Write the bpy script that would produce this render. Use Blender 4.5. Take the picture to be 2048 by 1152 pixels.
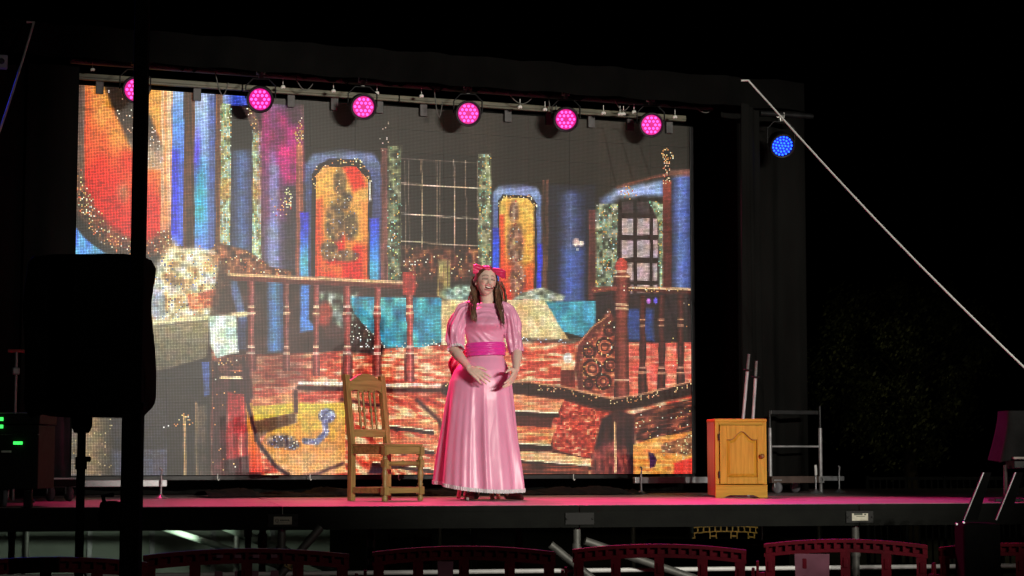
import bpy, bmesh, math, random
import numpy as np
from mathutils import Vector, Matrix, Euler

for _o in list(bpy.data.objects):
    bpy.data.objects.remove(_o, do_unlink=True)
SC = bpy.context.scene
COL = SC.collection
RAD = math.radians
rng = random.Random(7)
NR = np.random.RandomState(11)

# ------------------------------------------------------------------ camera
# world axes: x along the LED wall to the right, y away from the audience, z up, ground z = 0
YAW, PITCH, FOCAL = RAD(20.69), RAD(5.14), 3795.0 / 2048.0
EYE = Vector((0.0, 0.0, 1.446))
DECK = 1.15                      # top of the stage deck
cam = bpy.data.cameras.new('camera')
cam.sensor_width = 36.0
cam.lens = FOCAL * 36.0
cam.clip_start, cam.clip_end = 0.1, 3000.0
camo = bpy.data.objects.new('camera', cam)
COL.objects.link(camo)
camo.location = EYE
camo.rotation_euler = (math.pi / 2 + PITCH, 0.0, -YAW)
SC.camera = camo

# ------------------------------------------------------------------ night sky
world = bpy.data.worlds.new('World')
SC.world = world
world.use_nodes = True
_nt = world.node_tree
_bg = _nt.nodes['Background']
_sky = _nt.nodes.new('ShaderNodeTexSky')
_sky.sky_type = 'NISHITA'
_sky.sun_disc = False
_sky.sun_elevation = RAD(-9.0)
_sky.sun_rotation = RAD(200.0)
_nt.links.new(_sky.outputs[0], _bg.inputs[0])
_bg.inputs[1].default_value = 0.05

# ------------------------------------------------------------------ exposure
SC.view_settings.view_transform = 'Standard'
SC.view_settings.look = 'None'
SC.view_settings.exposure = 0.0
SC.view_settings.gamma = 1.0
SC.view_settings.use_curve_mapping = False
SC.cycles.use_denoising = True
SC.cycles.max_bounces = 6
SC.cycles.sample_clamp_indirect = 4.0

# ------------------------------------------------------------------ measuring
_fw = Vector((math.sin(YAW) * math.cos(PITCH), math.cos(YAW) * math.cos(PITCH), math.sin(PITCH)))
_rt = Vector((math.cos(YAW), -math.sin(YAW), 0.0))
_up = _rt.cross(_fw)


def ray(px, py):
    """sight line through a point of the survey photo (2048 x 1152)"""
    return _fw + _rt * ((px - 1024) / 3795.0) + _up * ((576 - py) / 3795.0)


def at(px, py, y):
    """the point on the vertical plane y = const"""
    d = ray(px, py)
    return EYE + d * (y / d.y)


def on(px, py, z):
    """the point on the level z = const"""
    d = ray(px, py)
    return EYE + d * ((z - EYE.z) / d.z)


def far(px, py, t):
    """the point at distance t along the view axis"""
    return EYE + ray(px, py) * t


# ------------------------------------------------------------------ materials
def _n(nt, kind, **kw):
    n = nt.nodes.new(kind)
    for k, v in kw.items():
        setattr(n, k, v)
    return n


def mat(name, rgb, rough=0.6, metal=0.0, vary=0.15, vscale=6.0, bump=0.0, bscale=40.0, spec=0.5,
        stretch=(1, 1, 1), second=None, sheen=0.0, detail=4.0, rvary=0.1, coat=0.0):
    """principled material with procedural mottling, gloss variation and fine relief"""
    m = bpy.data.materials.new(name)
    m.use_nodes = True
    nt = m.node_tree
    b = nt.nodes['Principled BSDF']
    tc = _n(nt, 'ShaderNodeTexCoord')
    mp = _n(nt, 'ShaderNodeMapping')
    mp.inputs['Scale'].default_value = stretch
    nt.links.new(tc.outputs['Object'], mp.inputs[0])
    no = _n(nt, 'ShaderNodeTexNoise')
    no.inputs['Scale'].default_value = vscale
    no.inputs['Detail'].default_value = detail
    nt.links.new(mp.outputs[0], no.inputs['Vector'])
    rp = _n(nt, 'ShaderNodeValToRGB')
    rp.color_ramp.elements[0].position = 0.3
    rp.color_ramp.elements[1].position = 0.7
    lo = second if second else tuple(c * (1 - vary) for c in rgb)
    hi = rgb if second else tuple(min(1, c * (1 + vary)) for c in rgb)
    rp.color_ramp.elements[0].color = (*lo, 1)
    rp.color_ramp.elements[1].color = (*hi, 1)
    nt.links.new(no.outputs[0], rp.inputs[0])
    nt.links.new(rp.outputs[0], b.inputs['Base Color'])
    mr = _n(nt, 'ShaderNodeMapRange')
    mr.inputs[3].default_value = max(0.02, rough - rvary)
    mr.inputs[4].default_value = min(1, rough + rvary)
    nt.links.new(no.outputs[0], mr.inputs[0])
    nt.links.new(mr.outputs[0], b.inputs['Roughness'])
    b.inputs['Metallic'].default_value = metal
    b.inputs['Specular IOR Level'].default_value = spec
    b.inputs['Sheen Weight'].default_value = sheen
    b.inputs['Coat Weight'].default_value = coat
    if bump:
        n2 = _n(nt, 'ShaderNodeTexNoise')
        n2.inputs['Scale'].default_value = bscale
        n2.inputs['Detail'].default_value = 3.0
        nt.links.new(mp.outputs[0], n2.inputs['Vector'])
        bp = _n(nt, 'ShaderNodeBump')
        bp.inputs['Strength'].default_value = bump
        bp.inputs['Distance'].default_value = 0.01
        nt.links.new(n2.outputs[0], bp.inputs['Height'])
        nt.links.new(bp.outputs[0], b.inputs['Normal'])
    return m


def glow(name, rgb, strength, base=(0.02, 0.02, 0.02), sampled=True):
    """a lit lamp face"""
    m = bpy.data.materials.new(name)
    m.use_nodes = True
    nt = m.node_tree
    b = nt.nodes['Principled BSDF']
    b.inputs['Base Color'].default_value = (*base, 1)
    tc = _n(nt, 'ShaderNodeTexCoord')
    no = _n(nt, 'ShaderNodeTexNoise')
    no.inputs['Scale'].default_value = 30.0
    nt.links.new(tc.outputs['Object'], no.inputs['Vector'])
    mr = _n(nt, 'ShaderNodeMapRange')
    mr.inputs[3].default_value = strength * 0.75
    mr.inputs[4].default_value = strength * 1.25
    nt.links.new(no.outputs[0], mr.inputs[0])
    b.inputs['Emission Color'].default_value = (*rgb, 1)
    nt.links.new(mr.outputs[0], b.inputs['Emission Strength'])
    if not sampled:
        m.cycles.emission_sampling = 'NONE'
    return m


def wood(name, dark, light, scale=3.0, rough=0.35, axis=2, coat=0.2, ring=9.0):
    """varnished timber with grain running along one axis"""
    m = bpy.data.materials.new(name)
    m.use_nodes = True
    nt = m.node_tree
    b = nt.nodes['Principled BSDF']
    tc = _n(nt, 'ShaderNodeTexCoord')
    mp = _n(nt, 'ShaderNodeMapping')
    s = [ring * scale] * 3
    s[axis] = scale * 0.7
    mp.inputs['Scale'].default_value = s
    nt.links.new(tc.outputs['Object'], mp.inputs[0])
    no = _n(nt, 'ShaderNodeTexNoise')
    no.inputs['Scale'].default_value = 1.6
    no.inputs['Detail'].default_value = 6.0
    no.inputs['Distortion'].default_value = 0.6
    nt.links.new(mp.outputs[0], no.inputs['Vector'])
    rp = _n(nt, 'ShaderNodeValToRGB')
    rp.color_ramp.elements[0].position = 0.32
    rp.color_ramp.elements[1].position = 0.66
    rp.color_ramp.elements[0].color = (*dark, 1)
    rp.color_ramp.elements[1].color = (*light, 1)
    nt.links.new(no.outputs[0], rp.inputs[0])
    nt.links.new(rp.outputs[0], b.inputs['Base Color'])
    bp = _n(nt, 'ShaderNodeBump')
    bp.inputs['Strength'].default_value = 0.15
    bp.inputs['Distance'].default_value = 0.004
    nt.links.new(no.outputs[0], bp.inputs['Height'])
    nt.links.new(bp.outputs[0], b.inputs['Normal'])
    b.inputs['Roughness'].default_value = rough
    b.inputs['Specular IOR Level'].default_value = .15 if coat == 0 else .5
    b.inputs['Coat Weight'].default_value = coat
    b.inputs['Coat Roughness'].default_value = 0.25
    return m


M = dict(
    black_metal=mat('black_metal', (0.012, 0.012, 0.013), 0.45, 0.3, 0.3, 14, 0.05, 90),
    black_paint=mat('black_paint', (0.008, 0.008, 0.008), 0.7, 0, 0.3, 14, 0.05, 90, spec=0.2),
    matte_black=mat('matte_black', (0.0025, 0.0025, 0.0025), 0.95, 0, 0.3, 9, 0.2, 120, spec=0.02),
    black_cloth=mat('black_cloth', (0.0075, 0.0075, 0.0070), 0.95, 0, 0.35, 3, 0.3, 220, spec=0.05, stretch=(1, 1, .3)),
    dark_cloth=mat('dark_cloth', (0.0032, 0.0032, 0.003), 0.95, 0, 0.35, 3, 0.3, 160, spec=0.06),
    alloy=mat('alloy', (0.42, 0.43, 0.45), 0.42, 0.75, 0.2, 18, 0.06, 120),
    dull_alloy=mat('dull_alloy', (0.34, 0.34, 0.35), 0.5, 0.5, 0.3, 12, 0.08, 90),
    zinc=mat('zinc', (0.12, 0.12, 0.11), 0.55, 0.4, 0.25, 20, 0.08, 60),
    cream_rail=mat('cream_rail', (0.13, 0.125, 0.085), 0.55, 0.1, 0.4, 10, 0.1, 40, stretch=(.4, 3, 3)),
    white_paint=mat('white_paint', (0.75, 0.75, 0.73), 0.4, 0, 0.1, 20),
    rubber=mat('rubber', (0.02, 0.02, 0.022), 0.8, 0, 0.3, 30, 0.1, 80),
    grey_rubber=mat('grey_rubber', (0.16, 0.16, 0.18), 0.65, 0, 0.2, 30),
)


# ------------------------------------------------------------------ mesh building
class MB:
    """collects shapes, then links them as ONE mesh object"""

    def __init__(s):
        s.v, s.f, s.sm, s.mi = [], [], [], []
        s.cur = 0

    def add(s, vs, fs, smooth=False):
        o = len(s.v)
        s.v += [tuple(v) for v in vs]
        s.f += [tuple(o + i for i in f) for f in fs]
        s.sm += [smooth] * len(fs)
        s.mi += [s.cur] * len(fs)
        return s

    def box(s, c, d, rot=None, bev=0.0):
        """box with centre c, size d, chamfered by bev"""
        bm = bmesh.new()
        bmesh.ops.create_cube(bm, size=1.0)
        for v in bm.verts:
            v.co = Vector((v.co.x * d[0], v.co.y * d[1], v.co.z * d[2]))
        if bev:
            bmesh.ops.bevel(bm, geom=bm.edges[:], offset=min(bev, min(d) * .45), segments=2, affect='EDGES', profile=.6)
        R = (rot if isinstance(rot, Matrix) else Euler(rot).to_matrix()) if rot is not None else Matrix.Identity(3)
        vs = [R @ v.co + Vector(c) for v in bm.verts]
        bm.verts.index_update()
        s.add(vs, [[v.index for v in f.verts] for f in bm.faces])
        bm.free()
        return s

    def tube(s, pts, r, n=10, caps=True, smooth=True, flat=None):
        """round bar along a path; r a number or one per point; flat = (sx, sy) squashes the section"""
        pts = [Vector(p) for p in pts]
        k = len(pts)
        rs = r if isinstance(r, (list, tuple, np.ndarray)) else [r] * k
        t0 = (pts[1] - pts[0]).normalized()
        a = Vector((0, 0, 1)) if abs(t0.z) < .9 else Vector((1, 0, 0))
        u = t0.cross(a).normalized()
        vs, fs = [], []
        for i in range(k):
            t = (pts[min(i + 1, k - 1)] - pts[max(i - 1, 0)]).normalized()
            u = (u - t * u.dot(t)).normalized()
            w = t.cross(u)
            for j in range(n):
                q = 2 * math.pi * j / n
                fx, fy = flat if flat else (1, 1)
                vs.append(pts[i] + u * math.cos(q) * rs[i] * fx + w * math.sin(q) * rs[i] * fy)
        for i in range(k - 1):
            for j in range(n):
                fs.append((i * n + j, i * n + (j + 1) % n, (i + 1) * n + (j + 1) % n, (i + 1) * n + j))
        s.add(vs, fs, smooth)
        if caps:
            s.add(vs[:n], [tuple(range(n - 1, -1, -1))])
            s.add(vs[-n:], [tuple(range(n))])
        return s

    def lathe(s, prof, o=(0, 0, 0), n=16, rot=None, smooth=True, caps=True):
        """profile of (radius, height) turned about z at o"""
        R = (rot if isinstance(rot, Matrix) else Euler(rot).to_matrix()) if rot is not None else Matrix.Identity(3)
        vs, fs = [], []
        for (r, h) in prof:
            for j in range(n):
                q = 2 * math.pi * j / n
                vs.append(R @ Vector((r * math.cos(q), r * math.sin(q), h)) + Vector(o))
        for i in range(len(prof) - 1):
            for j in range(n):
                fs.append((i * n + j, i * n + (j + 1) % n, (i + 1) * n + (j + 1) % n, (i + 1) * n + j))
        s.add(vs, fs, smooth)
        if caps:
            s.add(vs[:n], [tuple(range(n - 1, -1, -1))])
            s.add(vs[-n:], [tuple(range(n))])
        return s

    def prism(s, poly, y0, y1, rot=None, o=(0, 0, 0)):
        """outline in x-z extruded from y0 to y1"""
        R = (rot if isinstance(rot, Matrix) else Euler(rot).to_matrix()) if rot is not None else Matrix.Identity(3)
        n = len(poly)
        vs = [R @ Vector((x, y0, z)) + Vector(o) for x, z in poly] + [R @ Vector((x, y1, z)) + Vector(o) for x, z in poly]
        fs = [tuple(range(n)), tuple(range(2 * n - 1, n - 1, -1))]
        fs += [(i, i + n, (i + 1) % n + n, (i + 1) % n) for i in range(n)]
        return s.add(vs, fs)

    def grid(s, P, closed_u=False, smooth=True):
        """P[i][j] points, quads between; closed_u wraps j"""
        h, w = len(P), len(P[0])
        vs = [p for row in P for p in row]
        fs = []
        for i in range(h - 1):
            for j in range(w if closed_u else w - 1):
                k = (j + 1) % w
                fs.append((i * w + j, i * w + k, (i + 1) * w + k, (i + 1) * w + j))
        return s.add(vs, fs, smooth)

    def mesh(s, name, mats):
        me = bpy.data.meshes.new(name)
        me.from_pydata(s.v, [], s.f)
        me.polygons.foreach_set('use_smooth', s.sm)
        for m in (mats if isinstance(mats, (list, tuple)) else [mats]):
            me.materials.append(M[m] if isinstance(m, str) else m)
        me.polygons.foreach_set('material_index', s.mi)
        me.update()
        bm = bmesh.new()
        bm.from_mesh(me)
        bmesh.ops.recalc_face_normals(bm, faces=bm.faces)
        bm.to_mesh(me)
        bm.free()
        return me

    def build(s, name, mats, parent=None, loc=None, rot=None):
        return link(name, s.mesh(name, mats), parent, loc, rot)


def link(name, data, parent=None, loc=None, rot=None):
    o = bpy.data.objects.new(name, data)
    COL.objects.link(o)
    if parent is not None:
        o.parent = parent
    if loc is not None:
        o.location = loc
    if rot is not None:
        o.rotation_euler = rot
    return o


def tag(o, label=None, cat=None, group=None, kind=None):
    if label:
        o['label'] = label
    if cat:
        o['category'] = cat
    if group:
        o['group'] = group
    if kind:
        o['kind'] = kind
    return o


def empty(name, loc=(0, 0, 0), rz=0.0, label=None, cat=None, group=None, kind=None):
    o = bpy.data.objects.new(name, None)
    COL.objects.link(o)
    o.location = loc
    o.rotation_euler = (0, 0, rz)
    o.empty_display_size = 0.1
    return tag(o, label, cat, group, kind)


def copy_tree(o, parent=None):
    c = o.copy()
    COL.objects.link(c)
    c.parent = parent
    for ch in [x for x in bpy.data.objects if x.parent == o]:
        copy_tree(ch, c)
    return c


def spot(name, parent, loc, target, watts, rgb, size, blend=0.4, radius=0.06):
    """the beam of a lamp, child of its fixture; loc and target in the parent's frame"""
    l = bpy.data.lights.new(name, 'SPOT')
    l.energy, l.color, l.spot_size, l.spot_blend, l.shadow_soft_size = watts, rgb, size, blend, radius
    o = link(name, l, parent, loc)
    d = Vector(target) - Vector(loc)
    o.rotation_euler = d.to_track_quat('-Z', 'Y').to_euler()
    return o
# ------------------------------------------------------------------ LED wall: 7 x 4 cabinets of 64 x 64 pixels
SX, SY, SZ = 1.988, 15.04, EYE.z - 0.131       # lower left corner of the lit face
PITCH_MM = 0.012
NCOL, NROW = 448, 256
CAB = 0.768


def paint_slide():
    """the projected picture, a stage set of a hall, drawn pixel by pixel for the wall.
    Drawn on a sheet with a keystone grid; returns linear RGB [row from top][col]."""
    src = [(0, 0), (1, 0), (1, 1), (0, 1)]
    dst = [(152.8, 169.2), (1382.8, 254.0), (1389.2, 947.2), (139.5, 951.0)]
    A, B = [], []
    for (u, v), (x, y) in zip(src, dst):
        A += [[u, v, 1, 0, 0, 0, -u * x, -v * x], [0, 0, 0, u, v, 1, -u * y, -v * y]]
        B += [x, y]
    h = np.append(np.linalg.solve(np.array(A, float), np.array(B, float)), 1).reshape(3, 3)
    u, v = np.meshgrid((np.arange(NCOL) + .5) / NCOL, (np.arange(NROW) + .5) / NROW)
    w = h[2, 0] * u + h[2, 1] * v + 1
    X = (h[0, 0] * u + h[0, 1] * v + h[0, 2]) / w
    Y = (h[1, 0] * u + h[1, 1] * v + h[1, 2]) / w
    def wob(seed, sc):                          # gentle hand-drawn waver of every outline
        r = np.random.RandomState(seed)
        g = r.rand(140, 140) - .5
        xx, yy = X0 / sc, Y0 / sc
        xi, yi = np.floor(xx).astype(int), np.floor(yy).astype(int)
        fx, fy = xx - xi, yy - yi
        fx, fy = fx * fx * (3 - 2 * fx), fy * fy * (3 - 2 * fy)
        return (g[yi, xi] * (1 - fx) + g[yi, xi + 1] * fx) * (1 - fy) + (g[yi + 1, xi] * (1 - fx) + g[yi + 1, xi + 1] * fx) * fy
    X0, Y0 = X.copy(), Y.copy()
    X = X0 + 1.2 * wob(201, 13) + 1.6 * wob(203, 31)
    Y = Y0 + 1.2 * wob(202, 13) + 1.6 * wob(204, 31)
    C = np.zeros((NROW, NCOL, 3))
    R = np.random.RandomState(5)

    def ss(d, s):
        return np.clip(.5 - d / max(s, .01), 0, 1)

    def bx(x0, y0, x1, y1, s=2.0):
        return ss(np.maximum.reduce([x0 - X, X - x1, y0 - Y, Y - y1]), s)

    def ell(cx, cy, rx, ry, s=3.0):
        return ss((np.hypot((X - cx) / rx, (Y - cy) / ry) - 1) * min(rx, ry), s)

    def seg(pts):
        d = np.full(X.shape, 1e9)
        for (ax, ay), (bx_, by) in zip(pts[:-1], pts[1:]):
            dx, dy = bx_ - ax, by - ay
            t = np.clip(((X - ax) * dx + (Y - ay) * dy) / (dx * dx + dy * dy + 1e-9), 0, 1)
            d = np.minimum(d, np.hypot(X - ax - t * dx, Y - ay - t * dy))
        return d

    def line(pts, wd, s=2.0):
        return ss(seg(pts) - wd / 2, s)

    def poly(pts, s=2.0):
        ins = np.zeros(X.shape, bool)
        q = pts + [pts[0]]
        for (ax, ay), (bx_, by) in zip(q[:-1], q[1:]):
            c = (ay > Y) != (by > Y)
            ins ^= c & (X < (bx_ - ax) * (Y - ay) / (by - ay + 1e-9) + ax)
        d = seg(q)
        return ss(np.where(ins, -d, d), s)

    def nz(sx, sy, seed, ang=0.0):
        r = np.random.RandomState(seed)
        g = r.rand(260, 260)
        xx = (X * math.cos(ang) + Y * math.sin(ang)) / sx + 60
        yy = (-X * math.sin(ang) + Y * math.cos(ang)) / sy + 60
        xi, yi = np.floor(xx).astype(int), np.floor(yy).astype(int)
        fx, fy = xx - xi, yy - yi
        fx, fy = fx * fx * (3 - 2 * fx), fy * fy * (3 - 2 * fy)
        xi, yi = xi % 259, yi % 259
        return (g[yi, xi] * (1 - fx) + g[yi, xi + 1] * fx) * (1 - fy) + (g[yi + 1, xi] * (1 - fx) + g[yi + 1, xi + 1] * fx) * fy

    def put(m, col, a=1.0):
        m = (np.asarray(m) * a)[..., None]
        C[:] = C * (1 - m) + np.asarray(col, float) * m

    def ramp(t, stops):
        ks = [k for k, _ in stops]
        return np.stack([np.interp(t, ks, [c[i] for _, c in stops]) for i in range(3)], -1)

    def speck(m, dens, cols, seed, lo=.75):
        r = np.random.RandomState(seed)
        hit = (r.rand(*X.shape) < dens * .46 * m)
        pick = np.array(cols, float)[r.randint(0, len(cols), X.shape)] * (lo + (1 - lo) * r.rand(*X.shape))[..., None]
        C[:] = np.where(hit[..., None], pick, C)

    def mott(m, sx, sy, seed, stops, a=1.0, ang=0.0):
        put(m, ramp(nz(sx, sy, seed, ang), stops), a)

    gold = [(255, 225, 150), (255, 190, 110), (255, 250, 220), (230, 150, 80)]
    leafy = [(225, 225, 130), (170, 225, 210), (240, 245, 225), (120, 190, 150), (250, 190, 90)]
    cream, dark, redb = (250, 225, 180), (34, 26, 26), (120, 48, 38)

    # ---- dim wall of the hall, fading to black at the top
    mott(bx(140, 300, 1392, 960), 60, 90, 1, [(0, (30, 24, 22)), (1, (52, 42, 36))])
    put(bx(540, 160, 1392, 330, 60), (6, 6, 5))
    put(bx(780, 160, 1200, 420, 70), (9, 9, 8), .9)
    # brown haze of the upper centre painted in, with faint vertical streaks
    put(bx(620, 190, 1330, 420, 90), ramp(nz(22, 600, 401) * .6 + nz(60, 90, 402) * .4, [(0, (14, 11, 8)), (.6, (40, 32, 24)), (1, (58, 44, 32))]), .8)

    # ---- big red and orange hanging, upper left
    m = poly([(150, 160), (352, 172), (346, 505), (290, 505), (235, 492), (200, 455), (165, 400), (150, 350)])
    t = np.clip((Y - 170) / 330 + (nz(26, 46, 3) - .5) * .5 - (X - 250) / 700, 0, 1)
    put(m, ramp(t, [(0, (250, 170, 70)), (.22, (250, 135, 52)), (.42, (248, 78, 30)), (.62, (244, 40, 20)), (1, (238, 28, 22))]))
    put(m * bx(284, 160, 352, 400, 30), (250, 168, 66), .75)
    put(m * ell(304, 425, 24, 70, 26), (246, 36, 22), .8)
    put(m * bx(170, 165, 215, 300, 40), (252, 150, 66), .6)
    put(m * bx(140, 150, 174, 520, 4), ramp(nz(4, 400, 9), [(0, (58, 44, 40)), (1, (150, 112, 88))]))
    put(m * bx(326, 150, 356, 520, 3), ramp(nz(5, 300, 12), [(0, (210, 90, 50)), (.5, (240, 170, 110)), (1, (250, 225, 190))]), .8)
    k = poly([(208, 165), (258, 165), (300, 220), (332, 300), (330, 340), (292, 338), (262, 285), (232, 222)], 8)
    put(k, ramp(np.clip((Y - 170) / 170, 0, 1), [(0, (40, 34, 32)), (.55, (66, 54, 50)), (.8, (176, 156, 140)), (1, (214, 170, 130))]), .92)
    speck(k, .16, [(240, 225, 210), (255, 200, 150)], 20)
    mott(m * ell(250, 385, 12, 18, 14), 5, 5, 15, [(0, (180, 120, 80)), (1, (220, 170, 130))], .6)
    # garland round its lower edge
    g = [(152, 352), (163, 395), (185, 432), (215, 468), (255, 492), (300, 500), (345, 478)]
    put(line(g, 38, 14), ramp(nz(7, 7, 30), [(0, (54, 40, 34)), (1, (150, 96, 60))]), .85)
    speck(line(g, 34, 12), .42, gold + [(250, 120, 70)], 21)
    put(poly([(140, 420), (165, 440), (200, 480), (250, 512), (340, 512), (340, 530), (140, 530)], 6), (40, 38, 36))
    mott(poly([(140, 436), (152, 450), (180, 482), (215, 505), (262, 520), (262, 560), (140, 560)], 4), 14, 22, 31,
         [(0, (50, 96, 215)), (.5, (84, 150, 235)), (1, (112, 205, 232))])

    # ---- blue columns
    put(bx(349, 160, 373, 492), ramp(Y, [(185, (150, 190, 245)), (250, (96, 160, 240)), (330, (70, 110, 232)), (480, (84, 110, 226))]))
    put(bx(349, 300, 362, 470, 7), (48, 52, 226), .8)
    mott(bx(372, 160, 395, 505), 5, 120, 33, [(0, (62, 44, 34)), (1, (126, 74, 48))])
    put(bx(394, 160, 434, 508), ramp(Y, [(190, (176, 200, 242)), (300, (132, 172, 236)), (360, (96, 176, 226)), (430, (84, 178, 220)), (505, (110, 140, 228))]))
    put(ell(399, 318, 6, 46, 8), (86, 62, 226))
    put(ell(404, 390, 9, 60, 10), (46, 182, 196), .85)
    put(bx(421, 190, 437, 505, 8), (74, 92, 158), .85)
    mott(bx(436, 160, 450, 505), 4, 150, 34, [(0, (96, 58, 38)), (1, (158, 98, 58))])

    # ---- arched niche with gilt jambs
    put(bx(450, 188, 505, 212, 5), ramp(X, [(450, (160, 180, 240)), (475, (60, 86, 216)), (505, (90, 110, 200))]))
    put(bx(464, 212, 514, 310, 3), (14, 14, 14))
    put(bx(464, 300, 514, 520, 8), ramp(X, [(464, (44, 44, 60)), (488, (84, 112, 164)), (500, (70, 84, 128)), (514, (48, 42, 56))]))
    for x0, x1, y0, sd in ((446, 466, 208, 40), (510, 528, 262, 41)):
        k = bx(x0, y0, x1, 520)
        mott(k, 5, 9, sd, [(0, (88, 82, 50)), (.45, (176, 182, 120)), (.75, (186, 214, 206)), (1, (232, 226, 160))])
        speck(k, .4, leafy, sd + 5)
        mott(bx(x0, 360, x1, 400, 8), 5, 5, sd + 9, [(0, (200, 110, 50)), (1, (240, 190, 80))], .6)
    k = poly([(488, 214), (514, 216), (527, 262), (514, 268)], 4)
    mott(k, 5, 5, 43, [(0, (52, 40, 40)), (1, (140, 96, 80))])
    speck(k, .25, gold, 44)

    # ---- lilac pillar and mottled magenta patch
    put(bx(528, 210, 612, 540, 3), ramp(X, [(528, (92, 60, 76)), (552, (140, 154, 196)), (566, (96, 84, 118)), (580, (62, 54, 66)), (596, (66, 54, 62)), (612, (120, 80, 76))]))
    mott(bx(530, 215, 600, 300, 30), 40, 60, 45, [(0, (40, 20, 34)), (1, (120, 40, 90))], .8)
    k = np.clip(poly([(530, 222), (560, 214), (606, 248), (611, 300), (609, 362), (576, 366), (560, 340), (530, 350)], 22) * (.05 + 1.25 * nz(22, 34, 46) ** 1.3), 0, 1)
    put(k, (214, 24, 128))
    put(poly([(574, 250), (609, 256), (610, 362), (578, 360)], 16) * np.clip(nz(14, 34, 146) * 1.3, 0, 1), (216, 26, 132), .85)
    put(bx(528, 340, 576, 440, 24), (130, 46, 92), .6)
    put(bx(544, 330, 562, 540, 6), (140, 158, 204), .55)
    speck(ell(582, 396, 9, 18), .9, [(235, 235, 170), (255, 250, 215)], 47)
    speck(bx(548, 398, 592, 432), .16, gold + [(230, 80, 60)], 48)
    mott(bx(597, 290, 611, 560, 3), 4, 60, 49, [(0, (140, 70, 54)), (1, (196, 120, 92))])
    speck(ell(603, 268, 9, 24), .75, gold, 50)
    speck(bx(604, 212, 609, 245), .3, [(230, 210, 180)], 51)

    # ---- middle tapestry in its blue arch
    k = poly([(614, 560), (614, 330), (632, 306), (690, 296), (752, 306), (772, 336), (772, 565)], 8)
    put(k, ramp(Y, [(296, (30, 30, 34)), (314, (118, 132, 170)), (340, (88, 102, 146)), (420, (66, 74, 110)), (560, (66, 70, 104))]))
    put(poly([(628, 560), (628, 350), (640, 330), (662, 318), (722, 320), (744, 346), (750, 366), (750, 565)], 3), (46, 36, 34))
    speck(line([(632, 372), (640, 338), (665, 322), (720, 324), (742, 350), (747, 370)], 12), .35, gold, 52)
    k = poly([(637, 560), (637, 352), (650, 334), (716, 334), (741, 360), (741, 565)], 2)
    t = np.clip((Y - 335) / 225 + (nz(18, 36, 53) - .5) * .6, 0, 1)
    put(k, ramp(t, [(0, (248, 176, 82)), (.45, (246, 168, 66)), (.68, (246, 112, 44)), (.8, (242, 52, 26)), (1, (238, 30, 22))]))
    put(k * poly([(688, 330), (722, 330), (738, 372), (712, 384)], 10), (242, 40, 24), .9)
    put(k * bx(630, 400, 650, 565, 12), (244, 70, 34), .8)
    put(k * bx(728, 400, 745, 565, 12), (248, 130, 50), .6)
    f = np.maximum.reduce([ell(684, 366, 13, 28, 6), ell(676, 446, 20, 42, 8), ell(706, 452, 16, 28, 8), ell(664, 502, 18, 20, 6), ell(696, 512, 26, 12, 6), ell(694, 400, 16, 20, 6)])
    put(f, ramp(nz(7, 8, 54), [(0, (66, 54, 46)), (.5, (118, 94, 62)), (1, (184, 148, 88))]), .92)
    speck(f, .16, gold + [(190, 190, 200), (110, 120, 140)], 55)
    put(bx(605, 425, 622, 590, 4), ramp(Y, [(425, (60, 50, 210)), (470, (54, 90, 232)), (520, (88, 196, 224)), (590, (80, 150, 230))]))
    put(bx(745, 436, 763, 560, 4), ramp(Y, [(436, (60, 70, 200)), (480, (52, 108, 236)), (540, (84, 190, 226)), (560, (70, 160, 210))]))
    put(line([(744, 366), (745, 402)], 4), (236, 226, 205))
    mott(bx(767, 296, 781, 565, 2), 4, 60, 56, [(0, (92, 54, 48)), (1, (160, 96, 84))])
    speck(bx(762, 245, 785, 300), .10, [(200, 180, 160)], 57)

    # ---- gilt screen and dark lattice window
    k = bx(781, 292, 808, 565, 3)
    mott(k, 6, 8, 58, [(0, (44, 44, 34)), (.5, (112, 120, 84)), (1, (184, 190, 140))], .9)
    speck(k, .3 * np.clip((Y - 260) / 200, .3, 1), leafy, 59)
    put(bx(808, 312, 966, 540, 14), (14, 13, 11), .8)
    for x, a in ((815, .5), (822, .4), (848, .85), (878, .5), (884, .4), (913, .9), (936, .55), (960, .5)):
        put(line([(x, 322), (x + 2, 535)], 2.6, 1.5), (206, 172, 140), a)
    for y, a in ((322, .35), (372, .9), (432, .95), (487, .8)):
        put(line([(808, y - 4), (966, y + 6)], 2.6, 1.5), (232, 206, 176), a)
    mott(bx(812, 495, 966, 560, 14), 7, 9, 60, [(0, (40, 24, 22)), (.6, (112, 56, 40)), (1, (206, 130, 80))], .9)
    speck(bx(812, 498, 966, 560), .12, gold + [(230, 70, 50)], 61)
    mott(bx(880, 520, 905, 600, 3), 4, 30, 611, [(0, (90, 60, 40)), (1, (210, 190, 110))])
    k = bx(962, 308, 987, 600, 4)
    mott(k, 6, 8, 62, [(0, (62, 60, 46)), (.5, (150, 156, 112)), (1, (220, 218, 168))], .9)
    speck(k, .34, leafy, 63)

    # ---- right-hand tapestry
    k = poly([(990, 600), (990, 386), (1003, 370), (1040, 366), (1078, 374), (1088, 392), (1089, 610)], 6)
    put(k, ramp(Y, [(366, (44, 46, 54)), (382, (140, 158, 204)), (420, (98, 116, 168)), (600, (60, 70, 130))]))
    put(poly([(1001, 610), (1001, 402), (1010, 390), (1066, 392), (1078, 408), (1079, 610)], 2), (44, 34, 32))
    speck(line([(1004, 412), (1012, 394), (1064, 396), (1075, 412)], 9), .4, gold, 64)
    k = poly([(1005, 610), (1005, 404), (1014, 396), (1060, 398), (1073, 412), (1073, 610)], 2)
    t = np.clip((Y - 396) / 215 + (nz(14, 30, 65) - .5) * .4, 0, 1)
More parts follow.
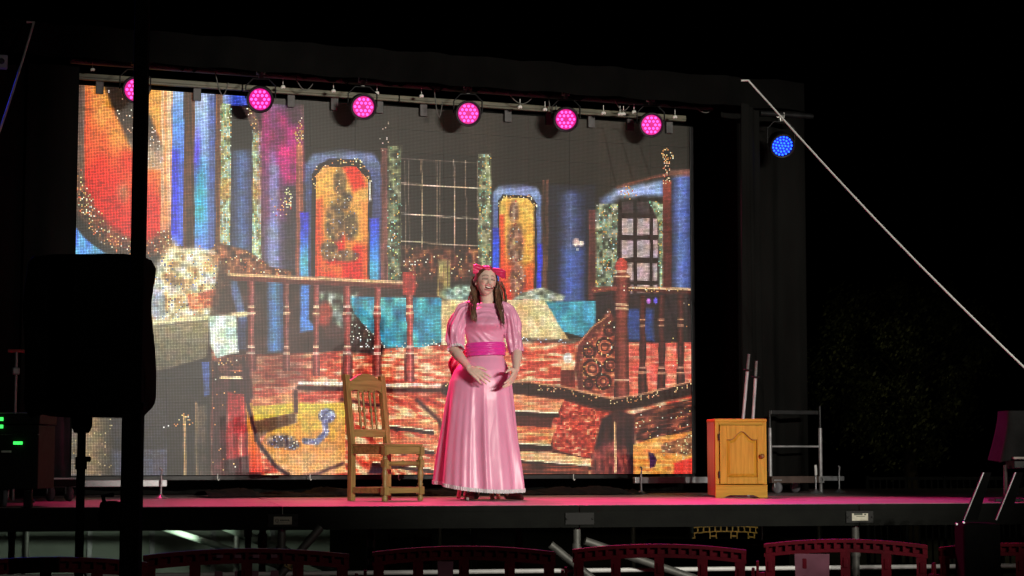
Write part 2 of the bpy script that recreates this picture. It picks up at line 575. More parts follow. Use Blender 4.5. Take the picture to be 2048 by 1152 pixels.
    put(k, ramp(t, [(0, (250, 196, 92)), (.5, (248, 172, 62)), (.7, (246, 110, 42)), (1, (236, 44, 26))]))
    put(k * bx(1000, 430, 1014, 610, 6), (242, 66, 32), .85)
    f = np.maximum.reduce([ell(1033, 425, 10, 24, 6), ell(1036, 490, 18, 44, 8), ell(1040, 560, 15, 40, 8)])
    put(f, ramp(nz(6, 8, 66), [(0, (80, 50, 46)), (.5, (140, 92, 76)), (1, (206, 166, 136))]), .88)
    speck(f, .20, gold + [(170, 180, 205), (230, 60, 50)], 67)
    put(bx(990, 456, 1003, 610, 3), ramp(Y, [(456, (46, 60, 190)), (500, (36, 88, 240)), (610, (50, 90, 230))]))
    put(bx(1079, 488, 1089, 610, 3), (50, 62, 226))
    mott(bx(1089, 360, 1102, 600, 2), 3, 90, 68, [(0, (40, 28, 24)), (1, (132, 84, 60))])

    # ---- navy column with a sconce
    put(bx(1102, 370, 1196, 605, 8), (30, 32, 46))
    put(bx(1118, 384, 1180, 605, 14), ramp(X, [(1112, (26, 29, 42)), (1128, (46, 54, 80)), (1146, (88, 104, 150)), (1156, (60, 74, 116)), (1180, (28, 32, 48))]))
    put(bx(1130, 500, 1170, 605, 18), (76, 112, 204), .6)
    put(ell(1157, 486, 6, 8, 4), (248, 214, 190))
    put(ell(1167, 488, 5, 5, 4), (250, 225, 205))
    put(ell(1160, 500, 2.2, 2.2), (255, 250, 235))
    mott(bx(1181, 420, 1198, 600, 4), 4, 60, 70, [(0, (70, 34, 32)), (1, (122, 62, 56))])

    # ---- arched window, right
    k = poly([(1204, 424), (1206, 398), (1240, 378), (1330, 362), (1332, 392), (1244, 396)], 12)
    put(k, ramp(X, [(1204, (92, 104, 136)), (1250, (168, 184, 216)), (1330, (146, 168, 222))]))
    put(line([(1240, 376), (1310, 356), (1388, 342)], 6, 5), (150, 82, 66), .8)
    k = bx(1196, 408, 1240, 580, 4)
    mott(k, 6, 8, 71, [(0, (52, 56, 44)), (.5, (132, 142, 112)), (1, (206, 210, 170))], .92)
    speck(k, .3, leafy + [(240, 160, 80)], 72)
    put(poly([(1240, 590), (1240, 432), (1256, 404), (1292, 396), (1312, 412), (1322, 446), (1322, 590)], 2), (46, 26, 26))
    put(ell(1286, 412, 20, 17, 8), (30, 26, 28))
    for y0, y1 in ((404, 428), (438, 470), (481, 516), (527, 562), (570, 590)):
        for x0, x1 in ((1248, 1271), (1279, 1304), (1311, 1320)):
            put(bx(x0, y0, x1, y1), (204, 180, 178) if y0 > 430 else (108, 84, 84), .9 if y0 > 430 else .5)
    speck(ell(1262, 386, 15, 13), .5, gold + [(220, 70, 60)], 73)
    k = poly([(1304, 404), (1332, 408), (1334, 580), (1324, 580), (1322, 446)], 4)
    mott(k, 6, 8, 74, [(0, (72, 80, 62)), (.5, (150, 172, 140)), (1, (198, 226, 196))])
    speck(k, .35, leafy, 75)
    put(bx(1346, 350, 1392, 600, 3), ramp(X, [(1346, (44, 46, 64)), (1364, (104, 130, 200)), (1374, (84, 108, 180)), (1390, (44, 56, 100))]))
    put(bx(1330, 362, 1347, 600, 3), ramp(Y, [(362, (170, 74, 56)), (420, (108, 44, 40)), (600, (88, 38, 36))]))
    speck(ell(1338, 313, 12, 15), .8, gold, 76)
    speck(bx(1331, 326, 1345, 368), .55, [(250, 150, 100), (240, 110, 80), (255, 220, 180)], 77)
    put(bx(1344, 340, 1392, 354, 6), (150, 92, 78), .8)

    # ---- floor of the hall behind the railings
    k = poly([(430, 700), (640, 690), (900, 688), (1250, 676), (1392, 676), (1392, 960), (430, 960)], 6)
    put(k, ramp(nz(26, 5, 80) * .7 + nz(9, 4, 180) * .3, [(0, (120, 40, 30)), (.28, (206, 66, 48)), (.48, (232, 118, 82)), (.66, (246, 196, 146)), (1, (250, 230, 190))]))
    put(bx(430, 690, 620, 780, 40), (112, 46, 38), .6)

    # ---- recess behind the left railing
    put(poly([(455, 556), (830, 578), (900, 600), (900, 690), (640, 706), (455, 712)], 4), ramp(nz(20, 30, 81), [(0, (40, 26, 24)), (1, (84, 52, 46))]))
    put(bx(540, 562, 573, 704, 6), ramp(X, [(540, (60, 80, 110)), (555, (84, 146, 200)), (573, (50, 70, 100))]))
    put(poly([(606, 570), (624, 570), (624, 640), (640, 660), (606, 665)], 5), (78, 140, 224))
    put(poly([(462, 560), (480, 562), (500, 640), (486, 650)], 6), (92, 132, 190), .7)
    mott(poly([(640, 585), (720, 585), (716, 640), (690, 655), (652, 640)], 10), 9, 9, 82, [(0, (36, 34, 32)), (.5, (98, 110, 96)), (1, (196, 214, 190))])
    put(ell(655, 628, 15, 24, 8), (206, 62, 44), .8)
    # blue table cloths and cream cloth
    k = poly([(704, 594), (886, 596), (896, 612), (894, 684), (845, 696), (772, 694), (742, 660), (714, 628)], 3)
    put(k, ramp(nz(16, 26, 83), [(0, (24, 92, 118)), (.4, (44, 150, 176)), (.7, (70, 184, 196)), (1, (120, 206, 200))]))
    mott(poly([(690, 640), (735, 652), (775, 692), (770, 712), (700, 704)], 8), 8, 8, 84, [(0, (24, 20, 20)), (1, (96, 72, 60))])
    speck(poly([(690, 640), (735, 648), (790, 690), (900, 678), (900, 692), (770, 706), (700, 690)], 6), .22, [(235, 240, 225), (190, 220, 210)], 85)
    mott(ell(928, 588, 40, 17, 8), 9, 6, 86, [(0, (70, 84, 70)), (.5, (146, 176, 158)), (1, (220, 232, 206))])
    k = poly([(888, 600), (1108, 600), (1120, 640), (1142, 680), (888, 690)], 3)
    put(k, ramp(nz(18, 24, 87), [(0, (214, 172, 112)), (.5, (232, 204, 146)), (1, (244, 228, 182))]))
    k = poly([(1096, 604), (1218, 602), (1216, 640), (1170, 674), (1132, 664)], 3)
    put(k, ramp(nz(16, 22, 88), [(0, (44, 132, 158)), (1, (86, 190, 210))]))
    mott(poly([(1030, 600), (1050, 584), (1090, 576), (1136, 592), (1130, 602)], 5), 8, 5, 89, [(0, (84, 90, 76)), (.5, (160, 170, 146)), (1, (226, 228, 200))])
    put(line([(1040, 680), (1142, 684), (1216, 672)], 8, 6), (70, 52, 46), .8)
    speck(line([(1040, 678), (1142, 682)], 8, 6), .3, [(220, 225, 230)], 90)

    # ---- left railing
    k = poly([(424, 500), (446, 486), (500, 500), (545, 534), (594, 543), (584, 556), (470, 552), (440, 600), (424, 600)], 5)
    put(k, ramp(nz(8, 8, 91), [(0, (64, 36, 28)), (.6, (140, 80, 52)), (1, (206, 130, 80))]))
    speck(k, .22, gold + [(240, 120, 70)], 92)
    for x, yb, wd, c in ((508, 742, 17, (132, 52, 44)), (578, 742, 12, (120, 52, 42)), (638, 752, 13, (142, 56, 46)), (700, 760, 17, (156, 54, 46)), (760, 752, 14, (162, 58, 48)), (825, 764, 16, (176, 62, 52))):
        y0 = 556 + (x - 465) * .062
        prof = np.interp(Y, [y0, 612, 632, 650, 690, 716, 740, yb], [wd, wd * .8, wd * 1.1, wd * .75, wd * .8, wd * 1.15, wd * 1.2, wd * 1.2])
        k = ss(np.abs(X - x) - prof / 2, 2.5) * bx(0, y0, 3000, yb)
        put(k, ramp(X - x, [(-9, (80, 30, 28)), (-2, c), (2, tuple(min(255, q + 50) for q in c)), (9, (78, 30, 28))]))
        for yr in (614, 627, 694, 707):
            put(k * bx(0, yr - 2.5, 3000, yr + 2.5), (248, 214, 178), .85)
    put(line([(462, 553), (835, 572)], 15, 3), (116, 44, 34))
    put(line([(462, 549), (835, 567)], 6, 3), (246, 196, 140))
    put(bx(812, 545, 836, 590, 3), (186, 58, 50))
    speck(bx(812, 522, 837, 552), .45, gold + [(200, 70, 50)], 93)

    # ---- front lip of the upper floor
    put(line([(604, 766), (900, 772)], 6), (250, 232, 208))
    put(line([(604, 776), (900, 782)], 10, 5), (60, 26, 24))
    put(bx(500, 784, 900, 800, 8), (196, 60, 44), .5)

    # ---- steps and stage front, lower middle
    k = poly([(690, 785), (1235, 815), (1235, 960), (690, 960)], 4)
    put(k, ramp(nz(34, 9, 95, .42) * .65 + nz(10, 5, 195, .42) * .35, [(0, (110, 36, 30)), (.28, (206, 60, 42)), (.48, (228, 100, 66)), (.66, (246, 196, 140)), (1, (250, 230, 176))]))
    put(line([(840, 800), (885, 842), (890, 860)], 8, 6), (78, 34, 34))
    put(line([(690, 800), (770, 812), (800, 860)], 7, 6), (84, 38, 38))
    put(poly([(742, 948), (760, 900), (790, 948)], 6), (58, 38, 48))
    put(line([(785, 880), (850, 948)], 8, 6), (72, 36, 38))

    # ---- yellow round-bodied prop and its curve
    put(poly([(430, 722), (505, 722), (530, 955), (430, 955)], 8), ramp(nz(10, 30, 96), [(0, (44, 24, 30)), (1, (104, 50, 52))]))
    speck(poly([(430, 730), (500, 730), (515, 945), (425, 945)], 4), .05, gold, 97)
    k = poly([(462, 785), (496, 790), (502, 910), (458, 920)], 6)
    put(k, ramp(nz(5, 40, 98), [(0, (140, 26, 34)), (.6, (206, 48, 52)), (1, (246, 190, 160))]))
    put(poly([(498, 806), (513, 806), (534, 945), (506, 945)], 3), ramp(Y, [(806, (246, 190, 70)), (880, (248, 130, 46)), (945, (236, 50, 30))]))
    put(line([(448, 756), (490, 756)], 5), (250, 222, 170))
    put(line([(450, 742), (492, 742)], 4), (200, 110, 80))
    put(poly([(508, 800), (560, 790), (600, 780), (600, 812), (512, 812)], 6), ramp(nz(20, 6, 99), [(0, (200, 90, 60)), (1, (240, 176, 110))]))
    k = poly([(512, 812), (597, 806), (597, 826), (516, 842)], 3)
    put(k, (232, 196, 62))
    put(poly([(516, 842), (597, 826), (597, 848), (540, 866), (520, 880)], 4), (126, 88, 62))
    k = poly([(600, 806), (697, 806), (697, 945), (640, 952), (580, 952), (548, 920), (528, 890), (540, 864), (600, 846)], 4)
    put(k, ramp(np.clip((Y - 806) / 145 + (nz(14, 12, 100) - .5) * .3, 0, 1), [(0, (238, 206, 70)), (.3, (242, 182, 62)), (.55, (240, 152, 62)), (.8, (228, 166, 96)), (1, (226, 168, 110))]))
    put(bx(593, 780, 602, 826, 4), (84, 50, 46))
    k = np.maximum(ell(568, 882, 30, 13, 6), ell(590, 890, 16, 10, 5))
    put(k, ramp(nz(5, 5, 101), [(0, (40, 32, 42)), (.6, (92, 74, 76)), (1, (200, 170, 140))]))
    speck(k, .3, [(210, 215, 240), (255, 225, 190), (90, 100, 150)], 102)
    k = np.maximum(ell(660, 832, 17, 15, 5), line([(656, 842), (658, 866), (640, 884), (616, 882)], 12, 5))
    put(k, ramp(nz(5, 5, 103), [(0, (64, 68, 104)), (.6, (124, 130, 172)), (1, (226, 226, 242))]))
    speck(k, .25, [(235, 238, 250), (90, 100, 170)], 104)
    put(line([(492, 716), (500, 800), (520, 880), (556, 930), (590, 956)], 8, 5), (60, 30, 40))
    put(line([(590, 956), (640, 948), (692, 926)], 6, 5), (96, 52, 50))

    # ---- left desk with bright clutter
    k = np.clip(poly([(286, 640), (290, 560), (316, 536), (330, 508), (352, 484), (372, 504), (396, 494), (420, 508), (438, 512), (446, 560), (438, 600), (440, 630), (300, 652)], 16) * (.55 + .9 * nz(9, 9, 505)), 0, 1)
    put(k, ramp(nz(12, 12, 105), [(0, (176, 132, 80)), (.35, (236, 204, 136)), (.6, (252, 236, 182)), (.85, (238, 232, 214)), (1, (255, 250, 224))]))
    speck(k, .2, [(255, 190, 90), (120, 150, 220), (255, 255, 235), (230, 110, 60), (90, 90, 110)], 106)
    put(line([(350, 500), (432, 504)], 9, 6), (246, 236, 190), .8)
    put(poly([(310, 570), (322, 556), (332, 562), (336, 640), (312, 644)], 4), (168, 186, 206), .5)
    put(poly([(300, 590), (336, 590), (338, 630), (302, 636)], 4), (120, 130, 152), .45)
    mott(poly([(380, 590), (440, 578), (444, 612), (384, 622)], 5), 8, 4, 107, [(0, (160, 60, 40)), (.5, (238, 110, 56)), (1, (246, 206, 140))], .85)
    put(line([(298, 648), (430, 634), (496, 628)], 10, 5), (236, 218, 160))
    put(poly([(424, 640), (444, 520), (470, 560), (466, 630)], 8), (74, 50, 40), .8)
    put(poly([(300, 655), (426, 640), (420, 715), (380, 728), (300, 748)], 5), ramp(Y, [(650, (152, 138, 96)), (690, (118, 108, 80)), (745, (92, 86, 70))]))
    put(poly([(140, 748), (300, 750), (420, 716), (430, 760), (420, 960), (140, 960)], 5), (36, 36, 37))
    put(bx(140, 796, 341, 960, 2), (46, 46, 50))
    put(bx(140, 899, 341, 960, 2), (76, 76, 92))
    k = poly([(424, 632), (478, 632), (484, 706), (466, 708), (440, 718), (426, 690)], 4)
    put(k, ramp(nz(9, 14, 108), [(0, (178, 204, 176)), (.5, (212, 232, 212)), (1, (238, 246, 232))]))
    put(bx(481, 640, 499, 700, 5), (62, 76, 120), .7)
    put(poly([(409, 724), (425, 724), (425, 790), (414, 792)], 4), (66, 92, 150))
    k = poly([(440, 716), (486, 710), (492, 740), (445, 746)], 4)
    mott(k, 6, 5, 109, [(0, (60, 32, 34)), (1, (150, 84, 66))])
    speck(k, .2, gold, 110)
    # candelabra
    for x, y0 in ((375, 832), (398, 806)):
        put(line([(x, y0), (x + 2, 950)], 5, 3), (188, 150, 96))
    put(bx(396, 810, 420, 955, 6), ramp(nz(4, 60, 111), [(0, (48, 42, 40)), (1, (128, 108, 84))]), .7)
    speck(np.maximum(line([(338, 856), (365, 848), (400, 846)], 8), ell(375, 838, 10, 14)), .5, gold, 112)
    # warm patch at the far left
    put(bx(140, 826, 232, 952, 12), ramp(X, [(140, (104, 100, 92)), (190, (150, 126, 88)), (232, (60, 56, 50))]))
    speck(bx(140, 826, 232, 952), .1, [(205, 180, 130)], 113)

    # ---- right railing with its corner newel
    put(poly([(1196, 588), (1392, 584), (1392, 690), (1196, 690)], 4), ramp(nz(14, 20, 114), [(0, (34, 24, 28)), (1, (60, 42, 46))]))
    put(bx(1256, 618, 1312, 682, 8), (52, 76, 138))
    put(bx(1262, 686, 1392, 786, 4), ramp(nz(22, 5, 115), [(0, (214, 70, 58)), (.6, (236, 112, 88)), (1, (248, 180, 140))]))
    speck(bx(1346, 600, 1392, 780), .06, gold, 116)
    k = poly([(1222, 620), (1236, 640), (1200, 690), (1190, 740), (1210, 790), (1160, 778), (1166, 720), (1168, 690)], 8)
    put(k, ramp(nz(8, 8, 117), [(0, (66, 30, 30)), (.6, (124, 56, 46)), (1, (206, 116, 84))]))
    speck(k, .12, gold, 118)
    put(poly([(1172, 700), (1222, 650), (1234, 660), (1234, 790), (1170, 776)], 6), ramp(nz(9, 6, 217), [(0, (96, 40, 36)), (.5, (206, 92, 66)), (1, (246, 180, 120))]))
    for cx, cy, rr in ((1190, 738, 17), (1215, 694, 16), (1212, 764, 14), (1184, 704, 11), (1226, 730, 12), (1182, 768, 9), (1224, 662, 9)):
        put(ss(np.abs(np.hypot(X - cx, Y - cy) - rr) - 3.0, 2.5), (70, 32, 32))
        put(ss(np.abs(np.hypot(X - cx, Y - cy) - rr * .45) - 2.0, 2.5), (96, 42, 38))
        speck(ss(np.abs(np.hypot(X - cx, Y - cy) - rr) - 3, 2), .18, gold, 500 + cx)
    put(line([(1226, 634), (1190, 660), (1166, 690), (1160, 735), (1166, 776)], 10, 4), (112, 48, 42))
    put(line([(1223, 631), (1187, 657), (1163, 688)], 3, 2), (226, 150, 104), .8)
    for x in (1290, 1328, 1366):
        prof = np.interp(Y, [588, 640, 660, 700, 730, 750, 792], [15, 12, 11, 15, 11, 17, 18])
        k = ss(np.abs(X - x) - prof / 2, 2.5) * bx(0, 590, 3000, 792)
        put(k, ramp(X - x, [(-8, (40, 22, 24)), (0, (104, 46, 42)), (8, (44, 22, 24))]))
        for yr in (640, 652, 736, 746):
            put(k * bx(0, yr - 2, 3000, yr + 2), (236, 176, 130), .7)
    prof = np.interp(Y, [516, 524, 535, 545, 552, 600, 606, 660, 700, 770, 800], [5, 22, 26, 16, 33, 35, 26, 24, 28, 30, 32])
    k = ss(np.abs(X - 1248) - prof / 2, 3) * bx(0, 516, 3000, 802)
    put(k, ramp(X - 1248, [(-17, (54, 24, 26)), (-4, (140, 60, 50)), (4, (156, 72, 58)), (17, (60, 28, 28))]))
    put(k * bx(0, 516, 3000, 540), (206, 74, 60), .8)
    for yr in (543, 553, 610, 618, 760):
        put(k * bx(0, yr - 2, 3000, yr + 2), (250, 206, 160), .8)
    put(line([(1194, 580), (1234, 578)], 10), (150, 70, 54))
    put(line([(1264, 578), (1392, 584)], 11), (96, 44, 38))
    put(line([(1264, 575), (1392, 580)], 4), (244, 200, 150))
    speck(line([(1194, 577), (1392, 580)], 10), .25, gold, 119)
    put(ell(1302, 602, 4, 6, 2), (206, 120, 236))
    put(ell(1316, 602, 4, 6, 2), (120, 100, 236))
    put(ell(1141, 717, 9, 11, 3), (226, 214, 200))
    put(bx(1126, 738, 1156, 776, 4), (120, 42, 36))
    put(bx(1128, 732, 1154, 740, 3), (236, 180, 130))

    # ---- dark moulding of the upper floor meeting in a corner
    edge = [(900, 778), (1068, 778), (1140, 790), (1232, 812), (1300, 800), (1392, 776)]
    put(line(edge, 26, 6), (52, 26, 26))
    speck(line([(x, y - 6) for x, y in edge], 12), .22, [(250, 214, 150), (236, 150, 100)], 120)
    put(line([(x, y - 14) for x, y in edge], 4, 3), (236, 170, 120), .7)
    # stairs, lower right: landing lip, three treads with dark risers, carpeted flank
    k = poly([(1028, 786), (1130, 796), (1236, 828), (1205, 866), (1186, 930), (1028, 930)], 3)
    put(k, (88, 34, 30))
    mott(poly([(1124, 800), (1234, 829), (1206, 864), (1187, 918), (1112, 898), (1108, 850)], 3), 6, 4, 121,
         [(0, (112, 34, 30)), (.4, (196, 54, 42)), (.7, (226, 90, 64)), (1, (246, 190, 136))])
    for (pts, c0, c1, sd) in (([(1028, 788), (1134, 800), (1120, 826), (1028, 821)], (214, 96, 60), (246, 196, 132), 221),
                              ([(1028, 850), (1117, 857), (1106, 890), (1028, 885)], (208, 70, 44), (250, 200, 120), 222),
                              ([(1028, 902), (1108, 904), (1190, 919), (1186, 931), (1028, 918)], (226, 150, 96), (250, 222, 160), 223)):
        mott(poly(pts, 2), 26, 3.5, sd, [(0, c0), (1, c1)])
        put(line([pts[-1], pts[-2]], 3.2, 1.5), (252, 232, 186))
        put(line([(pts[-1][0], pts[-1][1] + 6), (pts[-2][0], pts[-2][1] + 6)], 8, 2), (44, 20, 22))
    put(poly([(1028, 926), (1182, 934), (1184, 952), (1028, 950)], 2), ramp(nz(40, 3, 123), [(0, (54, 24, 24)), (1, (196, 84, 54))]))
    # the same flight running on to the left behind the chair
    for (x0, y0, x1, y1, wd) in ((776, 838, 872, 850, 22), (764, 876, 872, 890, 22), (752, 914, 872, 928, 20)):
        mott(line([(x0, y0), (x1, y1)], wd, 2), 26, 3.5, int(x0), [(0, (206, 72, 46)), (.6, (236, 140, 90)), (1, (250, 214, 150))])
        put(line([(x0, y0 + wd / 2), (x1, y1 + wd / 2)], 3, 1.5), (250, 228, 184))
        put(line([(x0, y0 + wd / 2 + 5), (x1, y1 + wd / 2 + 5)], 7, 2), (56, 24, 26))
    put(poly([(1208, 838), (1240, 820), (1276, 830), (1274, 952), (1186, 952), (1196, 890)], 6), ramp(nz(7, 30, 124), [(0, (36, 24, 30)), (1, (86, 42, 44))]))
    mott(poly([(1190, 900), (1232, 880), (1262, 900), (1262, 952), (1188, 952)], 10), 4, 14, 125, [(0, (90, 30, 36)), (1, (226, 96, 80))], .75)
    put(line([(1235, 846), (1236, 945)], 4), (244, 196, 140))
    put(poly([(1276, 826), (1392, 796), (1392, 872), (1276, 884)], 4), ramp(nz(16, 4, 126, -.25), [(0, (44, 26, 28)), (.6, (96, 44, 38)), (1, (196, 100, 70))]))
    speck(poly([(1276, 826), (1392, 796), (1392, 872), (1276, 884)], 4), .06, gold, 127)
    k = poly([(1272, 890), (1310, 876), (1392, 862), (1392, 955), (1272, 955)], 3)
    put(k, ramp(nz(20, 5, 128), [(0, (236, 120, 52)), (.5, (246, 164, 70)), (1, (250, 196, 110))]))
    put(poly([(1326, 890), (1392, 866), (1392, 910), (1326, 906)], 5), ramp(nz(8, 4, 129), [(0, (74, 44, 40)), (1, (206, 130, 90))]), .85)
    speck(poly([(1326, 890), (1392, 866), (1392, 930), (1326, 910)], 5), .2, [(255, 230, 170)], 130)
    put(poly([(1302, 903), (1312, 906), (1319, 920), (1314, 934), (1305, 936)], 2), (76, 40, 70))
    put(poly([(1352, 926), (1392, 914), (1392, 955), (1352, 955)], 5), (240, 56, 44))

    # ---- broken texture of the compressed picture
    t1, t2, t3 = nz(7, 6, 301), nz(16, 3.2, 302), nz(3.1, 3.1, 303)
    C[:] *= (1.02 + .18 * (t1 - .5) + .20 * (t2 - .5) + .15 * (t3 - .5))[..., None]
    C[..., 0] *= 1 + .16 * (nz(11, 11, 304) - .5)
    C[..., 2] *= 1 + .22 * (nz(11, 11, 305) - .5)
    # ---- pixel-level unevenness of the diodes
    C[:] = np.clip(C, 0, 255) * (.92 + .16 * R.rand(NROW, NCOL))[..., None]
    g = C.mean(-1, keepdims=True)
    C[:] = np.clip(g + (C - g) * .88, 0, 255)
    c = np.clip(C / 255.0, 0, 1)
    c = c ** 1.12 * 1.03
    lin = np.where(c <= .04045, c / 12.92, ((c + .055) / 1.055) ** 2.4)
    lin[lin.max(-1) < .0022] = 0
    return lin


def build_led_wall():
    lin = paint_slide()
    half = 0.0043                                # half width of one diode lens
    gain = (PITCH_MM / (2 * half)) ** 2 * 0.86
    face = mat('led_mask', (0.052, 0.045, 0.033), 0.75, 0, 0.25, 1.6, 0.25, 500, spec=0.25)
    led = bpy.data.materials.new('led_diode')
    led.use_nodes = True
    nt = led.node_tree
    b = nt.nodes['Principled BSDF']
    b.inputs['Base Color'].default_value = (0.05, 0.05, 0.045, 1)
    b.inputs['Roughness'].default_value = 0.4
    ca = _n(nt, 'ShaderNodeVertexColor', layer_name='diode')
    nt.links.new(ca.outputs[0], b.inputs['Emission Color'])
    b.inputs['Emission Strength'].default_value = gain
    led.cycles.emission_sampling = 'NONE'
    shell = M['black_metal']
    wall = empty('led_screen', (SX, SY, SZ), 0, 'large LED video wall showing a colourful hall behind the performer', 'led screen')
    wall_faces = []
    r = random.Random(3)
    for ci in range(7):
        for cj in range(4):
            b_ = MB().box((CAB / 2, 0.05, CAB / 2), (CAB - 0.004, 0.06, CAB - 0.004), bev=0.004)
            b_.box((CAB / 2, 0.10, CAB / 2), (CAB * .6, 0.05, CAB * .5), bev=0.01)
            cab = b_.build('cabinet', shell, wall, (ci * CAB, 0, cj * CAB))
            for mi in range(2):
                for mj in range(4):
                    c0, r0 = ci * 64 + mi * 32, cj * 64 + mj * 16
                    dy = r.uniform(-.0012, .0012)
                    w_, h_ = 32 * PITCH_MM, 16 * PITCH_MM
                    mb = MB().box((w_ / 2, .009, h_ / 2), (w_ - .0016, .018, h_ - .0016))
                    nv = len(mb.v)
                    ii, jj = np.meshgrid(np.arange(32), np.arange(16))
                    cx = ((ii + .5) * PITCH_MM).ravel()
                    cz = ((jj + .5) * PITCH_MM).ravel()
                    V = np.zeros((512, 4, 3))
                    for k, (ax, az) in enumerate(((-1, -1), (1, -1), (1, 1), (-1, 1))):
                        V[:, k, 0] = cx + ax * half
                        V[:, k, 1] = -.0014
                        V[:, k, 2] = cz + az * half
                    mb.cur = 1
                    mb.add(V.reshape(-1, 3).tolist(), np.arange(2048).reshape(512, 4).tolist())
                    me = bpy.data.meshes.new('led_module')
                    me.from_pydata(mb.v, [], mb.f)
                    me.materials.append(face)
                    me.materials.append(led)
                    me.polygons.foreach_set('material_index', mb.mi)
                    at_ = me.attributes.new('diode', 'FLOAT_COLOR', 'POINT')
                    colr = np.zeros((len(mb.v), 4), np.float32)
                    colr[:, 3] = 1
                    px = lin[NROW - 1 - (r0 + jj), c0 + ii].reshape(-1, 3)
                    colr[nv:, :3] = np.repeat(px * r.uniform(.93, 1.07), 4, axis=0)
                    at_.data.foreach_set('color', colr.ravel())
                    link('led_module', me, cab, (mi * w_, dy, mj * h_))
    # thin black edge frame
    fr = MB()
    W_, H_ = 7 * CAB, 4 * CAB
    fr.box((W_ / 2, .03, -.022), (W_ + .06, .07, .036), bev=.004)
    fr.build('frame', 'black_metal', wall)
    for k in (.018, 1):
        x = -.022 if k != 1 else W_ + .022
        MB().box((x, .03, H_ / 2), (.036, .07, H_), bev=.004).build('frame', 'black_metal', wall)
    return wall


led_wall = build_led_wall()
# ------------------------------------------------------------------ ground
asphalt = mat('asphalt', (0.035, 0.035, 0.034), 0.9, 0, 0.35, 1.2, 0.5, 60, spec=0.2)
g = MB().add([(-400, -60, 0), (400, -60, 0), (400, 900, 0), (-400, 900, 0)], [(0, 1, 2, 3)])
tag(g.build('ground', asphalt), kind='structure')

# ------------------------------------------------------------------ stage: deck panels of 2 x 1 m on a tubular sub-frame
FA, FB = on(565, 1012.4, DECK), on(1715, 1007.0, DECK)          # two joints of the front edge
DROT = math.atan2(FB.y - FA.y, FB.x - FA.x)
MODW = (FB - FA).length / 2.0
deck_mat = mat('phenolic_deck', (0.30, 0.22, 0.23), 0.42, 0, 0.3, 2.4, 0.12, 70, spec=0.45, stretch=(1, 1, 1))
edge_mat = mat('deck_frame_paint', (0.0055, 0.006, 0.005), 0.8, 0, 0.4, 9, 0.15, 60, spec=0.12)
stage = empty('stage', (FA.x, FA.y, 0), DROT, 'low modular stage of dark deck panels with pink lit top', 'stage')
ND = 6
for i in range(-3, 5):
    for j in range(ND):
        b = MB().box((MODW / 2, .5, -.011), (MODW - .006, .994, .022), bev=.003)
        b.build('deck_panel', deck_mat, stage, (i * MODW, j * 1.0, DECK + NR.uniform(-.0015, .0015)))
    # front beam of each module with its top lip and lower flange
    b = MB().box((MODW / 2, -.014, DECK - .074), (MODW - .004, .026, .142), bev=.003)
    b.box((MODW / 2, -.029, DECK - .034), (MODW - .008, .006, .008))
    b.box((MODW / 2, -.024, DECK - .139), (MODW - .008, .012, .010))
    b.build('front_beam', edge_mat, stage, (i * MODW, 0, 0))
plate_mat = mat('clamp_plate', (0.010, 0.010, 0.0095), 0.8, 0.0, 0.4, 25, 0.1, 60)
paper = mat('sticker_paper', (0.46, 0.44, 0.34), 0.5, 0, 0.15, 30)
ink = mat('sticker_ink', (0.05, 0.06, 0.04), 0.6, 0, 0.2, 30)
for i in range(-2, 4):
    x = i * MODW
    pl = MB().box((x, -.032, DECK - .088), (.19, .014, .078), bev=.004)
    for sx in (-.085, .085):
        pl.lathe([(.008, 0), (.008, .006), (.004, .008)], (x + sx, -.038, DECK - .088), 8, (math.pi / 2, 0, 0))
    plate = pl.build('joint_plate', plate_mat, stage)
    if i in (0, 2):
        st = MB().box((x, -.0405, DECK - .088), (.112, .002, .048))
        st = st.build('sticker', paper, plate)
        tx = MB()
        if i == 0:                    # round emblem and one line of worn print
            for a in range(14):
                q = 2 * math.pi * a / 14
                tx.box((x - .037 + .010 * math.cos(q), -.0420, DECK - .088 + .010 * math.sin(q)), (.004, .001, .004))
            tx.box((x - .037, -.0420, DECK - .089), (.010, .001, .003))
            for k in range(6):
                tx.box((x - .014 + k * .0095, -.0420, DECK - .086), (.0075, .001, .010 if k % 2 else .008))
            tx.box((x + .042, -.0420, DECK - .090), (.008, .001, .004))
            tx.box((x - .002, -.0420, DECK - .102), (.07, .001, .002))
        else:
            tx.box((x - .012, -.0420, DECK - .070), (.060, .001, .012))
            tx.box((x + .036, -.0420, DECK - .071), (.014, .001, .009))
            tx.box((x + .004, -.0420, DECK - .084), (.060, .001, .004))
        tx.build('print', ink, plate)
for i in range(-3, 5):
    for j in (0, 2, 4, 6):
        lg = MB().tube([(i * MODW, .05 + j * .98, .02), (i * MODW, .05 + j * .98, DECK - .15)], .026, 12)
        lg.box((i * MODW, .05 + j * .98, .008), (.13, .13, .016), bev=.004)
        lg.lathe([(.034, -.05), (.034, .05)], (i * MODW, .05 + j * .98, DECK - .30), 12)
        lg.build('leg', 'zinc', stage)
# cross rails and long rails under the deck
for j, z in ((4, .44), (6, .80)):
    MB().tube([(-3 * MODW, .11 + j * .98, z), (4.4 * MODW, .11 + j * .98, z)], .022, 10).build('rail', 'zinc', stage)
MB().tube([(-3 * MODW, .10, .725), (4.4 * MODW, .10, .725)], .015, 10).build('rail', 'white_paint', stage)
